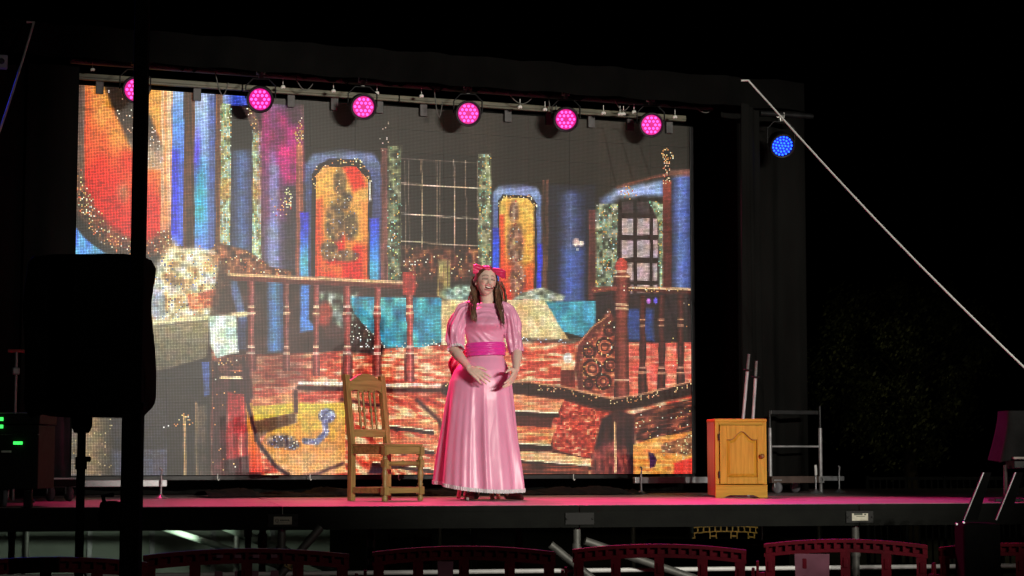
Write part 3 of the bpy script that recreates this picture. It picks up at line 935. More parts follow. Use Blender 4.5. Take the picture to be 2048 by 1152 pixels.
# diagonal braces with yellow zinc wedge couplers
gold_zinc = mat('yellow_zinc', (0.48, 0.44, 0.20), 0.35, 0.8, 0.2, 30, 0.1, 60)
for i, (x0, z0, x1, z1) in enumerate(((-.06, .62, .42, 1.02), (1.32, .26, .90, .90), (1.98, .30, 1.02, .92), (2.9, .25, 3.6, .95))):
    br = MB().tube([(x0 * MODW if i else -.10, -.02, z0), (x1 * MODW if i else .24, -.02, z1)], [.026, .026], 12)
    bo = br.build('brace', 'zinc', stage)
cp = MB().tube([(.035, -.05, .83), (.085, -.05, .80), (.060, -.05, .755), (.010, -.05, .785), (.035, -.05, .83)], .008, 8)
cp.tube([(.03, -.02, .79), (.075, -.02, .815)], .036, 12)
cp.build('coupler', gold_zinc, stage)

# ------------------------------------------------------------------ black drapes of the stage house
def drape(name, p0, p1, z0, z1, fold, amp, label, m='black_cloth', seed=0, flare=0.4, top1=None):
    """hanging cloth from p0 to p1 (xy) with irregular vertical folds; top1 lets the head run to another height"""
    p0, p1 = Vector((p0[0], p0[1])), Vector((p1[0], p1[1]))
    L = (p1 - p0).length
    d = (p1 - p0) / L
    nrm = Vector((-d.y, d.x))
    r = np.random.RandomState(seed)
    nx = max(8, int(L / fold * 9))
    ph = np.cumsum(r.uniform(.55, 1.5, nx + 1)) * (2 * math.pi / 9)
    am = amp * (0.5 + r.rand(nx + 1))
    rows = []
    for k in range(13):
        t = k / 12
        row = []
        for i in range(nx + 1):
            s = L * i / nx
            zt = z1 if top1 is None else z1 + (top1 - z1) * i / nx
            o = math.sin(ph[i] + .35 * math.sin(3 * t + i * .05)) * am[i] * (1 - flare * t)
            q = p0 + d * s + nrm * o
            row.append((q.x, q.y, z0 + (zt - z0) * t))
        rows.append(row)
    mb = MB().grid(rows)
    return tag(mb.build(name, m), label, 'curtain')


YB = 15.55
bl, br_ = at(-60, 600, YB), at(1452, 600, YB)
drape('backdrop_curtain', (bl.x, YB), (br_.x, YB), DECK + .01, at(700, 150, YB).z, .5, .05,
      'wide black backdrop curtain hanging behind the LED video wall', seed=1)
a, b = at(1448, 600, 14.7), at(1612, 600, 14.9)
drape('side_curtain', (a.x, 14.7), (b.x, 14.9), DECK + .015, at(1450, 205, 14.7).z, .30, .045,
      'black side curtain in soft folds right of the LED wall', seed=2)
a, b = at(1490, 600, 13.95), at(1522, 600, 14.30)  # extra leg added in front of the side curtain to catch blue light
drape('side_curtain', (a.x, 13.95), (b.x, 14.30), DECK + .015, at(1490, 205, 13.95).z, .16, .03,
      'narrow black curtain leg added to catch the blue par can light', seed=22)
a, b = at(46, 600, 14.75), at(150, 600, 14.75)
drape('side_curtain', (a.x, 14.75), (b.x, 14.75), DECK + .015, at(100, 128, 14.75).z, .30, .04,
      'black side curtain left of the LED wall behind the loudspeaker', seed=3)
a, b = at(-60, 600, 14.62), at(40, 600, 14.62)
drape('side_curtain', (a.x, 14.62), (b.x, 14.62), DECK + .015, at(10, 128, 14.62).z, .30, .04,
      'black side curtain at the far left edge beside the amplifier rack', seed=13)
a, b = at(-40, 60, 14.35), at(1612, 160, 14.35)
drape('valance', (a.x, 14.35), (b.x, 14.35), at(0, 104, 14.35).z, at(30, 40, 14.35).z, .55, .03,
      'long black valance strip above the lighting bar', m='dark_cloth', seed=4, flare=0)
# loose black cloth crumpled on the deck under the wall
cp0, cp1 = at(400, 985, 14.6), at(1270, 985, 14.6)
rows = []
for k in range(9):
    row = []
    for i in range(141):
        x = cp0.x + (cp1.x - cp0.x) * i / 140
        t = k / 8
        h = math.sin(math.pi * t) ** .7 * (.035 + .020 * math.sin(i * .16 + 2 * t) + .014 * math.sin(i * .43 + 1 + 5 * t) + .010 * math.sin(i * .91 + 9 * t)) + .006 * math.sin(i * 1.7 + 14 * t)
        row.append((x + NR.uniform(-.01, .01), 14.30 + .55 * t + NR.uniform(-.02, .02), DECK + .006 + max(0, h)))
    rows.append(row)
tag(MB().grid(rows).build('crumpled_cloth', mat('gauze', (.011, .011, .011), .9, 0, .4, 6, .4, 60, spec=.1)),
    'black cloth lying crumpled on the deck under the video wall', 'cloth')
# ------------------------------------------------------------------ lighting bar above the wall
YP = 14.80                                     # plane of the lighting bar
pA, pB = at(140, 121, YP), at(1425, 216, YP)
bar = empty('lighting_bar', pA, 0, 'long dark lighting pipe with clamps and looped cables above the video wall', 'lighting bar')
def L_(p):
    return Vector(p) - pA
pipe_m = mat('bar_pipe', (0.055, 0.05, 0.05), 0.5, 0.3, 0.3, 14, 0.08, 80)
MB().tube([L_(pA), L_(pB)], .024, 12).build('pipe', pipe_m, bar)
for i in range(26):                            # cables tied along the pipe
    if i % 2 == 0:
        x0, x1 = 145 + i * 49, 145 + (i + 1.9) * 49
        pts = []
        for k in range(9):
            t = k / 8
            px = x0 + (x1 - x0) * t
            py = 121 + (px - 140) * .0739 + 9 * math.sin(math.pi * t) * rng.uniform(-.9, 1.2) - 3
            pts.append(L_(at(px, py, YP - .03)))
        MB().tube(pts, .007, 6).build('cable', 'black_paint', bar)
for px, dx, dy in ((430, 22, 48), (590, 30, 26), (868, 14, 60), (1016, 40, 22), (1096, 14, 40), (1390, 30, 12), (1230, 24, 20)):
    py = 121 + (px - 140) * .0739
    pts = [L_(at(px + dx * t, py + dy * math.sin(t * 2.2), YP - .035)) for t in np.linspace(0, 1.2, 9)]
    MB().tube(pts, .005, 6).build('cable', 'zinc', bar)
white_m = mat('bright_plastic', (0.85, 0.85, 0.8), 0.35, 0, 0.05, 20)
for px, py in ((185, 137), (566, 172), (667, 180), (754, 184), (843, 190), (1040, 212), (1090, 217), (1207, 224), (1240, 226), (1247, 226), (1350, 232), (1268, 222)):
    hk = MB().tube([L_(at(px, py - 14, YP - .03)), L_(at(px, py - 3, YP - .03))], .003, 6)
    for s in (-1, 1):
        hk.lathe([(.001, 0), (.011, .008), (.012, .02), (.004, .03)], L_(at(px + 3.4 * s, py + 5, YP - .03)), 8, (0, -.5 * s, 0))
    hk.build('cable_tie', white_m, bar)

# ------------------------------------------------------------------ cream header rail the wall hangs from
hA, hB = at(152, 150, 14.98), at(1372, 236, 14.98)
head = empty('header_rail', hA, 0, 'pale cream metal rail with grey hangers along the top of the video wall', 'rail')
hd = MB()
d = hB - hA
nseg = 4
for k in range(nseg):
    p, q = d * (k / nseg), d * ((k + 1) / nseg - .002)
    mid = (p + q) / 2
    s = MB().box(mid, (d.length / nseg - .01, .05, .030), bev=.004)
    s.box(mid + Vector((0, -.004, -.026)), (d.length / nseg - .012, .04, .018), bev=.003)
    s.box(mid + Vector((0, -.012, -.013)), (d.length / nseg - .012, .035, .006))
    s.build('rail_length', 'cream_rail', head)
for px in (200, 395, 583, 670, 760, 848, 1017, 1184, 1340, 935, 1100, 1262):
    py = 150 + (px - 152) * .0705 + 14
    p = at(px, py, 14.99) - hA
    MB().box((p.x, .03, p.z - .03), (.062, .03, .10), bev=.004).build('hanger', mat('hanger_grey', (.11, .11, .11), .6, .2, .3, 20) if px == 200 else bpy.data.materials['hanger_grey'], head)

# ------------------------------------------------------------------ LED par cans
def hex_spots(n):
    """lens layout of a round LED can"""
    if n == 18:
        pts = []
        for cnt, row, off in ((3, 2, 0), (4, 1, 0), (5, 0, 0), (4, -1, 0), (3, -2, 0)):
            for k in range(cnt):
                pts.append(((k - (cnt - 1) / 2) * .034, row * .030))
        return [p for p in pts if abs(p[0]) + abs(p[1]) > .005]
    pts = [(0, 0)]
    for ring, cnt in ((1, 6), (2, 12), (3, 17)):
        for k in range(cnt):
            q = 2 * math.pi * (k / cnt) + ring
            pts.append((ring * .027 * math.cos(q), ring * .027 * math.sin(q)))
    return pts


can_m = mat('par_housing', (0.010, 0.010, 0.011), 0.5, 0.2, 0.3, 25, 0.1, 90)
pink_lens = glow('pink_lens', (1.0, 0.09, 0.62), 2.2)
pink_tray = glow('pink_tray', (1.0, 0.0, 0.32), 0.80)
blue_lens = glow('blue_lens', (0.01, 0.08, 1.0), 5.0)
blue_tray = glow('blue_tray', (0.0, 0.0, 1.0), 1.1)


def par_can(name, label, group, loc, aim, lens_m, tray_m, n=18, beam=None, yoke_h=.24):
    """loc = centre of the front lens; aim = direction it shines; hung by a yoke from above"""
    root = empty(name, loc, 0, label, 'stage light', group)
    q = Vector(aim).normalized().to_track_quat('Z', 'Y').to_matrix()
    prof = [(.02, -.155), (.075, -.15), (.098, -.12), (.103, -.04), (.108, -.036), (.108, .012), (.103, .016), (.090, .008), (.086, -.01)]
    body = MB().lathe(prof, (0, 0, 0), 28, q, caps=False)
    body.lathe([(.02, -.155), (.001, -.155)], (0, 0, 0), 28, q, caps=False)
    body.build('housing', can_m, root)
    MB().lathe([(.086, -.012), (.05, -.012), (.0005, -.012)], (0, 0, 0), 28, q, caps=False).build('lens_tray', tray_m, root)
    sc = 1.0
    ring = MB()
    for (x, y) in hex_spots(n):
        r = .0108 if n == 18 else .0085
        ring.lathe([(r, -.011), (r, -.004), (r * .8, .001), (r * .3, .004), (.0003, .0045)], q @ Vector((x, y, 0)), 10, q, caps=False)
    ring.build('led_lens', lens_m, root)
    # yoke: a flat U from the can's sides up to the clamp
    side = q @ Vector((1, 0, 0))
    side = Vector((side.x, side.y, 0)).normalized()
    back = q @ Vector((0, 0, -.06))
    up = Vector((0, 0, 1))
    pts = [back + side * .118, back + side * .118 + up * (yoke_h - .09), back + side * .06 + up * (yoke_h - .03), back - side * .06 + up * (yoke_h - .03),
           back - side * .118 + up * (yoke_h - .09), back - side * .118]
    MB().tube(pts, .012, 8, flat=(1, .45)).build('yoke', can_m, root)
    c = back + up * yoke_h
    cl = MB().box(c, (.030, .035, .055), bev=.005)
    cl.tube([c + side * .03 + up * .05, c + side * .03 + up * .01, c - side * .03 + up * .01, c - side * .03 + up * .05], .008, 8)
    cl.build('clamp', mat('clamp_alloy', (.55, .55, .52), .35, .7, .15, 30) if 'clamp_alloy' not in bpy.data.materials else bpy.data.materials['clamp_alloy'], root)
    if beam:
        spot('beam', root, q @ Vector((0, 0, .03)), q @ Vector((0, 0, 1)) if len(beam) < 4 else Vector(beam[3]) - Vector(loc), beam[0], beam[1], beam[2], .7, .07)
    return root


PINK = (1.0, 0.032, 0.20)
ordn = ['leftmost pink LED par can, half hidden behind the lifting tower',
        'second pink LED par can from the left, over the magenta patch',
        'third pink LED par can from the left on the lighting bar',
        'third pink LED par can from the right, above the performer',
        'second pink LED par can from the right on the lighting bar',
        'rightmost pink LED par can at the end of the lighting bar']
for i, (px, py) in enumerate(((272, 180), (520, 199), (727, 214), (937, 227), (1132, 239), (1303, 250))):
    p = at(px, py, YP - .16)
    tgt = on(480 + i * 268, 1004, DECK)
    par_can('par_can', ordn[i], 'pink par cans on the lighting bar', p, ((-.05, -.30, -.14, -.26, -.40, -.34)[i], -1, (-.22, -.36, -.30, -.24, -.38, -.30)[i]), pink_lens, pink_tray, 18,
            (400 if i < 2 else 720, PINK, RAD(54), tgt), yoke_h=.19 + (.0))
# blue can on a short bar at the right, its twin just out of the picture on the left
p = at(1565, 292, 14.2)
par_can('par_can', 'blue LED par can hanging in front of the right side curtain', None, p, (-.25, -1, -.55), blue_lens, blue_tray, 36,
        (110, (.02, .03, 1.0), RAD(80)), yoke_h=.22)
a, b = at(1520, 226, 14.26), at(1625, 233, 14.26)
tag(MB().tube([a, b], .024, 10).build('short_pipe', 'black_metal'), 'short dark pipe carrying the blue par can', 'pipe')
p = at(-32, 190, 14.2)
par_can('par_can', 'blue LED par can at the left edge of the stage', None, p, (.3, -1, -.3), blue_lens, blue_tray, 36,
        (170, (.02, .03, 1.0), RAD(70)), yoke_h=.22)
bxp = at(2, 124, 14.1)
jb = empty('junction_box', bxp, 0, 'small grey box at the upper left edge above the white strap', 'box')
MB().box((0, 0, 0), (.09, .06, .10), bev=.006).build('case', mat('box_grey', (.28, .28, .28), .5, .2, .2, 20), jb)
MB().lathe([(.022, 0), (.022, .006), (.012, .008)], (.0, -.03, 0), 16, (math.pi / 2, 0, 0)).build('socket', 'black_metal', jb)

# ------------------------------------------------------------------ front-of-house lights on their lifting tower, beside the audience
foh = empty('front_light_tower', (5.8, -1.2, 0), 0, 'wind-up tower with four white par cans facing the stage', 'lighting tower')
t = MB().tube([(0, 0, 0), (0, 0, 2.3)], .045, 12).tube([(0, 0, 2.2), (0, 0, 4.3)], .032, 12)
t.tube([(-1.4, 0, 4.3), (1.4, 0, 4.3)], .026, 10)
for q in range(4):
    c, s = math.cos(q * math.pi / 2 + .7), math.sin(q * math.pi / 2 + .7)
    t.tube([(0, 0, .5), (c * .8, s * .8, .02)], .02, 8)
t.build('mast', 'black_metal', foh)
for i, x in enumerate((-1.2, -.4, .4, 1.2)):
    aim = (Vector((5.5, 14.0, 3.0)) - Vector((5.8 + x, -1.2, 4.0))).normalized()
    q = aim.to_track_quat('Z', 'Y').to_matrix()
    lamp = MB().lathe([(.03, -.25), (.09, -.22), (.11, -.02), (.115, 0), (.10, -.01)], (x, .1, 3.97), 20, q, caps=False)
    lamp.tube([(x, .08, 4.0), (x, .02, 4.3)], .015, 8)
    lamp.build('front_lamp', can_m, foh)
    MB().lathe([(.10, -.012), (.0005, -.012)], (x, .1, 3.97), 20, q, caps=False).build('lens', glow('white_lens', (1, .93, .82), 12.0) if i == 0 else bpy.data.materials['white_lens'], foh)
    spot('beam', foh, Vector((x, .1, 3.97)) + aim * .05, Vector((x, .1, 3.97)) + aim * 3, 1800 if i else 240, (1.0, .95, .83), RAD(29) if i else RAD(104), .55, .05)  # first lamp gets a wide, weak beam added to brighten barriers and gear
# ------------------------------------------------------------------ carved wooden chair
CAMF = -YAW                                     # turn that faces a thing's -y side to the audience camera axis
oak = wood('oak_stain', (0.19, 0.125, 0.034), (0.37, 0.26, 0.085), 3.0, .45, 2, .15)
oak_x = wood('oak_stain_cross', (0.19, 0.125, 0.034), (0.36, 0.25, 0.083), 3.0, .45, 0, .15)


def chair():
    cw, cd, H = .365, .325, .905
    o = far(770, 860, 13.25)
    root = empty('wooden_chair', (o.x, o.y, DECK), RAD(50) + CAMF, 'tall carved brown wooden chair with spindle back left of the performer', 'chair')
    # origin: near front leg; local +y runs to the back plane, x from near to far side
    def rec(z):
        return 0 if z < .38 else (z - .38) * .13
    for x in (0, cw):
        pts = [(x, cd, 0), (x, cd, .38), (x, cd + rec(.6), .6), (x, cd + rec(.895), .895)]
        st = MB()
        for (a, b) in zip(pts[:-1], pts[1:]):
            a, b = Vector(a), Vector(b)
            vs = []
            for q in (a, b):
                vs += [(q.x - .022, q.y - .018, q.z), (q.x + .022, q.y - .018, q.z), (q.x + .022, q.y + .018, q.z), (q.x - .022, q.y + .018, q.z)]
            st.add(vs, [(0, 1, 5, 4), (1, 2, 6, 5), (2, 3, 7, 6), (3, 0, 4, 7), (3, 2, 1, 0), (4, 5, 6, 7)])
        st.build('back_post', oak, root)
    yb = cd + rec(.80)
    # crest with a raised ogee top and arcaded lower edge
    top = []
    for i in range(41):
        t = i / 40
        x = .022 + (cw - .044) * t
        s = abs(t - .5) * 2
        z = .835 + .07 * (1 - s ** 2.2) if s < .72 else .835 + .07 * (1 - .72 ** 2.2) - (s - .72) * .08
        top.append((x, z))
    low = []
    for i in range(41):
        t = 1 - i / 40
        x = .022 + (cw - .044) * t
        low.append((x, .765 + .022 * abs(math.sin(math.pi * 3 * t)) ** .7 - .012 * (abs(t - .5) < .03)))
    cr = MB().prism(top + low, -.013, .013, (0, 0, 0), (0, yb, 0))
    cr.build('crest_rail', oak_x, root)
    MB().box((cw / 2, cd + rec(.48), .478), (cw - .046, .026, .055), bev=.005).build('lower_back_rail', oak_x, root)
    for x in (.112, .158, .228, .274):
        sp = MB()
        n = 24
        prof = []
        for i in range(n + 1):
            t = i / n
            r = .0050 + .0038 * math.sin(math.pi * t) ** .5 + (.004 if abs(t - .5) < .05 else 0) - (.004 if .05 < abs(t - .5) < .09 else 0) + (.003 if abs(t - .14) < .03 or abs(t - .86) < .03 else 0)
            prof.append((r, t))
        a, b = Vector((x, cd + rec(.505), .503)), Vector((x, yb, .785))
        pts = [a.lerp(b, t) for _, t in prof]
        sp.tube(pts, [r for r, _ in prof], 10)
        sp.build('spindle', oak, root)
    st = MB().box((cw / 2, cd / 2, .392), (cw + .03, cd + .02, .018), bev=.006)
    st.build('seat', oak_x, root)
    for (c, d) in (((cw / 2, .0, .355), (cw - .04, .028, .055)), ((cw / 2, cd, .355), (cw - .04, .026, .055)), ((0, cd / 2, .355), (.028, cd - .036, .055)), ((cw, cd / 2, .355), (.028, cd - .036, .055))):
        MB().box(c, d, bev=.004).build('seat_rail', oak_x, root)
    for x in (0, cw):
        lg = MB().box((x, 0, .352), (.044, .044, .062), bev=.004)
        lg.box((x, 0, .262), (.044, .044, .052), bev=.005)
        lg.box((x, 0, .072), (.044, .044, .056), bev=.005)
        lg.lathe([(.015, .286), (.022, .295), (.016, .305), (.014, .318), (.021, .325)], (x, 0, 0), 14)
        lg.lathe([(.021, .098), (.014, .106), (.022, .116), (.015, .126), (.018, .15), (.023, .185), (.021, .205), (.014, .222), (.022, .23), (.014, .238)], (x, 0, 0), 14)
        lg.lathe([(.018, 0), (.022, .014), (.02, .03), (.013, .042), (.021, .046)], (x, 0, 0), 14)
        lg.build('front_leg', oak, root)
    MB().tube([(.02, 0, .262), (.05, 0, .262), (cw / 2 - .02, 0, .262), (cw / 2, 0, .262), (cw / 2 + .02, 0, .262), (cw - .05, 0, .262), (cw - .02, 0, .262)],
              [.010, .016, .018, .022, .018, .016, .010], 12).build('stretcher', oak_x, root)
    MB().box((cw / 2, 0, .075), (cw - .044, .022, .04), bev=.004).build('stretcher', oak_x, root)
    MB().box((cw / 2, cd, .075), (cw - .044, .022, .04), bev=.004).build('stretcher', oak_x, root)
    for x in (0, cw):
        MB().box((x, cd / 2, .075), (.022, cd - .04, .04), bev=.004).build('stretcher', oak_x, root)


chair()


def stool():
    pale = wood('pale_beech', (0.42, 0.28, 0.16), (0.60, 0.44, 0.28), 3, .45, 2, .1)
    o = far(957, 990, 14.15)
    root = empty('stool', (o.x, o.y, DECK), CAMF, 'pale wooden stool half hidden behind the pink dress', 'stool')
    MB().lathe([(.01, .40), (.15, .40), (.16, .41), (.16, .43), (.15, .44), (.01, .44)], (0, 0, 0), 24).build('seat', pale, root)
    for x, y in ((-.15, .0), (-.095, -.05), (.105, -.05), (.15, .0)):
        MB().tube([(x, y * 3, 0), (x * .6, y * 1.5, .40)], [.016, .019], 10).build('leg', pale, root)


stool()


# ------------------------------------------------------------------ bedside cabinet
def cabinet():
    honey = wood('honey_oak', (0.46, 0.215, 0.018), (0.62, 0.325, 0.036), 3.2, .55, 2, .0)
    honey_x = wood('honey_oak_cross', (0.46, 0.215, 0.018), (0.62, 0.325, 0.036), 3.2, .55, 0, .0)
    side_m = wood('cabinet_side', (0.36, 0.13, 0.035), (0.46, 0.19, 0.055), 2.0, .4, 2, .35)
    o = on(1431, 995.5, DECK)
    w, d, h = .400, .30, .600
    root = empty('bedside_cabinet', (o.x, o.y, DECK), RAD(-15.5), 'honey oak bedside cabinet with arched door panel, right of the video wall', 'cabinet')
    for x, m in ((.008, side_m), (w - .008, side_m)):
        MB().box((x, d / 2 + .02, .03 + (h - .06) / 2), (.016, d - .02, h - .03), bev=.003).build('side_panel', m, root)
    MB().box((w / 2, d / 2 + .004, h - .012), (w + .006, d + .02, .024), bev=.006).build('top', honey_x, root)
    MB().box((w / 2, d + .004, h / 2), (w - .034, .01, h - .05)).build('back_panel', side_m, root)
    MB().box((w / 2, d / 2 + .01, .100), (w - .034, d - .02, .016)).build('bottom_panel', honey_x, root)
    # face frame
    for x in (.016, w - .016):
        MB().box((x, .008, .10 + (h - .125) / 2), (.030, .018, h - .125), bev=.002).build('stile', honey, root)
    MB().box((w / 2, .008, h - .036), (w - .064, .017, .022), bev=.002).build('rail', honey_x, root)
    # scalloped plinth
    pl = [(0, 0), (.065, 0), (.085, .012), (.11, .020), (w - .11, .020), (w - .085, .012), (w - .065, 0), (w, 0), (w, .088), (0, .088)]
    p = MB().prism(pl, -.010, .010)
    p.box((w / 2, -.002, .092), (w + .004, .026, .010), bev=.003)
    p.build('plinth', honey_x, root)
    # door: frame pieces round a raised, arched panel
    x0, x1, z0, z1 = .034, w - .026, .104, h - .050
    dw = x1 - x0
    def arch(t):                               # cathedral arch, 0..1 across the panel
        s = abs(t - .5) * 2
        return .0 if s > .9 else .062 * (.5 + .5 * math.cos(math.pi * min(1, s / .78)))
    door = MB()
    fw = .052
    door.box((x0 + fw / 2, -.013, (z0 + z1) / 2), (fw, .020, z1 - z0), bev=.003)
    door.box((x1 - fw / 2, -.013, (z0 + z1) / 2), (fw, .020, z1 - z0), bev=.003)
    door.box(((x0 + x1) / 2, -.013, z0 + fw / 2), (dw - 2 * fw - .001, .0196, fw), bev=.003)
    head = [(x0 + fw + (dw - 2 * fw) * i / 32, z1 - .108 + arch(i / 32)) for i in range(33)]
    door.prism([(x0 + fw + .0005, z1 - .0005), ] + head + [(x1 - fw - .0005, z1 - .0005)], -.0228, -.0035)
    door_o = door.build('door', honey, root)
    def panel(ins, y0, y1):
        a, b = x0 + fw + ins, x1 - fw - ins
        pts = [(a, z0 + fw + ins), (b, z0 + fw + ins)]
        pts += [(b - (b - a) * i / 32, z1 - .108 + arch(1 - i / 32) - ins) for i in range(33)]
        return pts
    pb = MB()
    outer, inner = panel(.002, 0, 0), panel(.026, 0, 0)
    n = len(outer)
    pb.add([(x, -.006, z) for x, z in outer] + [(x, -.019, z) for x, z in inner], [(i, (i + 1) % n, n + (i + 1) % n, n + i) for i in range(n)] + [tuple(range(n, 2 * n))])
    pb.build('raised_panel', honey, door_o)
    # dark bead line in the groove of the arch
    bd = wood('groove', (.22, .09, .02), (.30, .13, .03), 3, .5, 0, .1)
    MB().tube([(x, -.0215, z) for x, z in panel(.003, 0, 0)[2:]], .0026, 6).build('groove_bead', bd, door_o)
    knob = MB().lathe([(.008, 0), (.007, .010), (.016, .018), (.019, .026), (.015, .034), (.002, .037)], (x1 - .020, -.022, .315), 18, (math.pi / 2, 0, 0))
    knob.build('knob', wood('knob_wood', (.20, .07, .02), (.32, .13, .04), 4, .3, 1, .5), door_o)
    for z in (.175, .46):
        MB().tube([(x0 - .006, -.016, z - .025), (x0 - .006, -.016, z + .025)], .006, 10).build('hinge', 'black_metal', root)


cabinet()


# ------------------------------------------------------------------ two swords leaning behind the cabinet
def sword(pom, grd, tip, t, label):
    a, b, c = far(*pom, t), far(*grd, t), far(*tip, t)
    ax = (a - b).normalized()
    foot = b - ax * .97
    root = empty('toy_sword', foot, 0, label, 'sword', 'swords behind the bedside cabinet')
    q = ax.to_track_quat('Z', 'Y').to_matrix()
    L = (b - foot).length
    G = (a - b).length
    blade = mat('sword_blade', (.50, .51, .54), .35, .2, .08, 20) if 'sword_blade' not in bpy.data.materials else bpy.data.materials['sword_blade']
    MB().tube([q @ Vector((0, 0, z)) for z in (0, .03, L * .5, L)], [.003, .010, .0120, .0125], 12).build('blade', blade, root)
    MB().lathe([(.004, L - .004), (.036, L - .002), (.038, L + .003), (.036, L + .009), (.004, L + .011)], (0, 0, 0), 20, q).build('guard', 'black_paint', root)
    MB().lathe([(.011, L + .01), (.0115, L + G * .5), (.0105, L + G * .93), (.013, L + G * .95), (.011, L + G)], (0, 0, 0), 12, q).build('grip', mat('grip_grey', (.16, .16, .16), .6, .1, .3, 60, .3, 120) if 'grip_grey' not in bpy.data.materials else bpy.data.materials['grip_grey'], root)


sword((1498, 708), (1495, 741), (1492, 836), 15.2, 'taller white-bladed sword with black round guard, left of the pair')
sword((1513, 722), (1511, 755), (1502, 836), 15.15, 'shorter white-bladed sword with black round guard, right of the pair')


# ------------------------------------------------------------------ outrigger bases of the wall support, with screw jacks
def caster(parent, c, r=.05, fork=True):
    w = MB().lathe([(.012, -.016), (r * .55, -.016), (r, -.012), (r, .012), (r * .55, .016), (.012, .016)], c, 20, (0, math.pi / 2, 0.35))
    wo = w.build('wheel', 'grey_rubber', parent)
    f = MB()
    c = Vector(c)
    for s in (-1, 1):
        f.tube([c + Vector((.022 * s, 0, 0)), c + Vector((.022 * s, .012, r + .008))], .008, 6, flat=(1, .5))
    f.box(c + Vector((0, .014, r + .014)), (.07, .07, .008), bev=.002)
    f.build('fork', 'alloy', parent)


def base(x0, x1, y, pym, h, feet, label, mname='alloy', thick=.05, handle=True):
    a, b = at(x0, pym, y), at(x1, pym, y)
    root = empty('outrigger', (a.x, y, DECK), 0, label, 'support beam')
    L = b.x - a.x
    z = (a.z + b.z) / 2 - DECK
    MB().box((L / 2, 0, z), (L, thick, h), bev=.004).build('beam', mname, root)
    for fx in feet:
        p = at(fx, pym, y)
        x = p.x - a.x
        j = MB().tube([(x, -.045, .01), (x, -.045, z + .06)], .008, 10)
        j.lathe([(.055, 0), (.052, .006), (.018, .022), (.010, .034)], (x, -.045, .0), 18)
        j.build('screw_jack', 'alloy', root)
        if handle:
            MB().tube([(x, -.045, z + .055), (x + .004, -.05, z + .10), (x - .012, -.05, z + .11)], .008, 8).build('handle', 'dull_alloy', root)
    return root


base(84, 333, 14.25, 967, .050, (320,), 'pale alloy outrigger beam with jack foot left under the video wall')
base(1268, 1440, 14.55, 960, .052, (1278,), 'alloy outrigger beam with jack foot right of the crumpled cloth')
base(1575, 1686, 14.75, 957, .042, (1673,), 'alloy outrigger beam with jack foot right of the trolley')


def trolley():
    y = 14.45
    a, b = at(1541, 960, y), at(1638, 960, y)
    root = empty('trolley', (a.x, y, DECK), 0, 'grey tubular hand trolley with dark brown deck behind the cabinet', 'trolley')
    W = b.x - a.x
    Z = lambda py: at(1590, py, y).z - DECK
    grey = M['dull_alloy']
    MB().tube([(0, 0, Z(962)), (0, 0, Z(856))], .016, 10).build('upright', grey, root)
    MB().tube([(W, -.03, .0), (W, -.03, Z(856))], .017, 10).build('upright', grey, root)
    MB().tube([(0, 0, Z(856)), (0, 0, Z(822))], .012, 8).build('upright_sleeve', 'black_metal', root)
    MB().tube([(W, -.03, Z(856)), (W, -.03, Z(812))], .012, 8).build('upright_sleeve', 'black_metal', root)
    MB().box((W / 2, -.015, Z(825)), (W, .02, .035), bev=.004).build('crossbar', 'black_metal', root)
    MB().tube([(.016, 0, Z(893)), (W - .016, -.03, Z(893))], .010, 8).build('crossbar', grey, root)
    brown = mat('brown_beam', (.075, .045, .035), .6, 0, .3, 10, .1, 50)
    MB().box((W * .44, -.05, Z(959)), (W * 1.0, .055, .058), bev=.004).build('deck_beam', brown, root)
    t = MB()
    for (c, d) in (((W * .95, -.082, Z(959) + .022), (.05, .006, .012)), ((W * .95, -.082, Z(959) - .022), (.05, .006, .012)), ((W * .95 - .02, -.082, Z(959)), (.010, .006, .034)), ((W * .95 + .02, -.082, Z(959)), (.010, .006, .034))):
        t.box(c, d)
    t.build('tube_end', grey, root)
    caster(root, (.03, -.06, .05), .05)
    caster(root, (W * .8, .25, .05), .05)
    j = MB().tube([(W * .83, -.085, .01), (W * .83, -.085, Z(948))], .008, 10)
    j.lathe([(.062, 0), (.058, .006), (.02, .022), (.010, .034)], (W * .83, -.085, 0), 18)
    j.build('screw_jack', 'alloy', root)
    MB().tube([(W * .83, -.09, Z(950)), (W * .82, -.09, Z(930))], .012, 10).build('white_handle', 'white_paint', root)


trolley()

# small hooks under the wall
for k, px in enumerate((435, 620, 797, 1147)):
    p = at(px, 958, 14.96)
    h = MB().tube([p + Vector((0, 0, .04)), p + Vector((0, 0, .0)), p + Vector((.008, 0, -.012)), p + Vector((.014, 0, 0))], .004, 8)
    tag(h.build('eye_hook', white_m), ['small bright hook under the wall, first from the left', 'small bright hook under the wall, left of the wooden chair',
        'small bright hook under the wall, behind the wooden chair seat', 'small bright hook under the wall, right of the pink dress'][k], 'hook')

# ------------------------------------------------------------------ white guy straps
def strap(p, q, r, label):
    pts = [p.lerp(q, t) - Vector((0, 0, .06 * math.sin(math.pi * t))) for t in np.linspace(0, 1, 13)]
    pts = [p + Vector((-.05, .02, .0))] + pts
    tag(MB().tube(pts, r, 8).build('guy_strap', mat('strap_web', (.62, .62, .60), .8, 0, .05, 6) if 'strap_web' not in bpy.data.materials else bpy.data.materials['strap_web']), label, 'strap')


strap(far(1497, 161, 14.2), far(2150, 832, 11.6), .0072, 'long white guy strap slanting down to the right of the stage')
strap(far(68, 44, 13.9), far(-60, 420, 12.6), .008, 'short white guy strap slanting past the upper left corner')
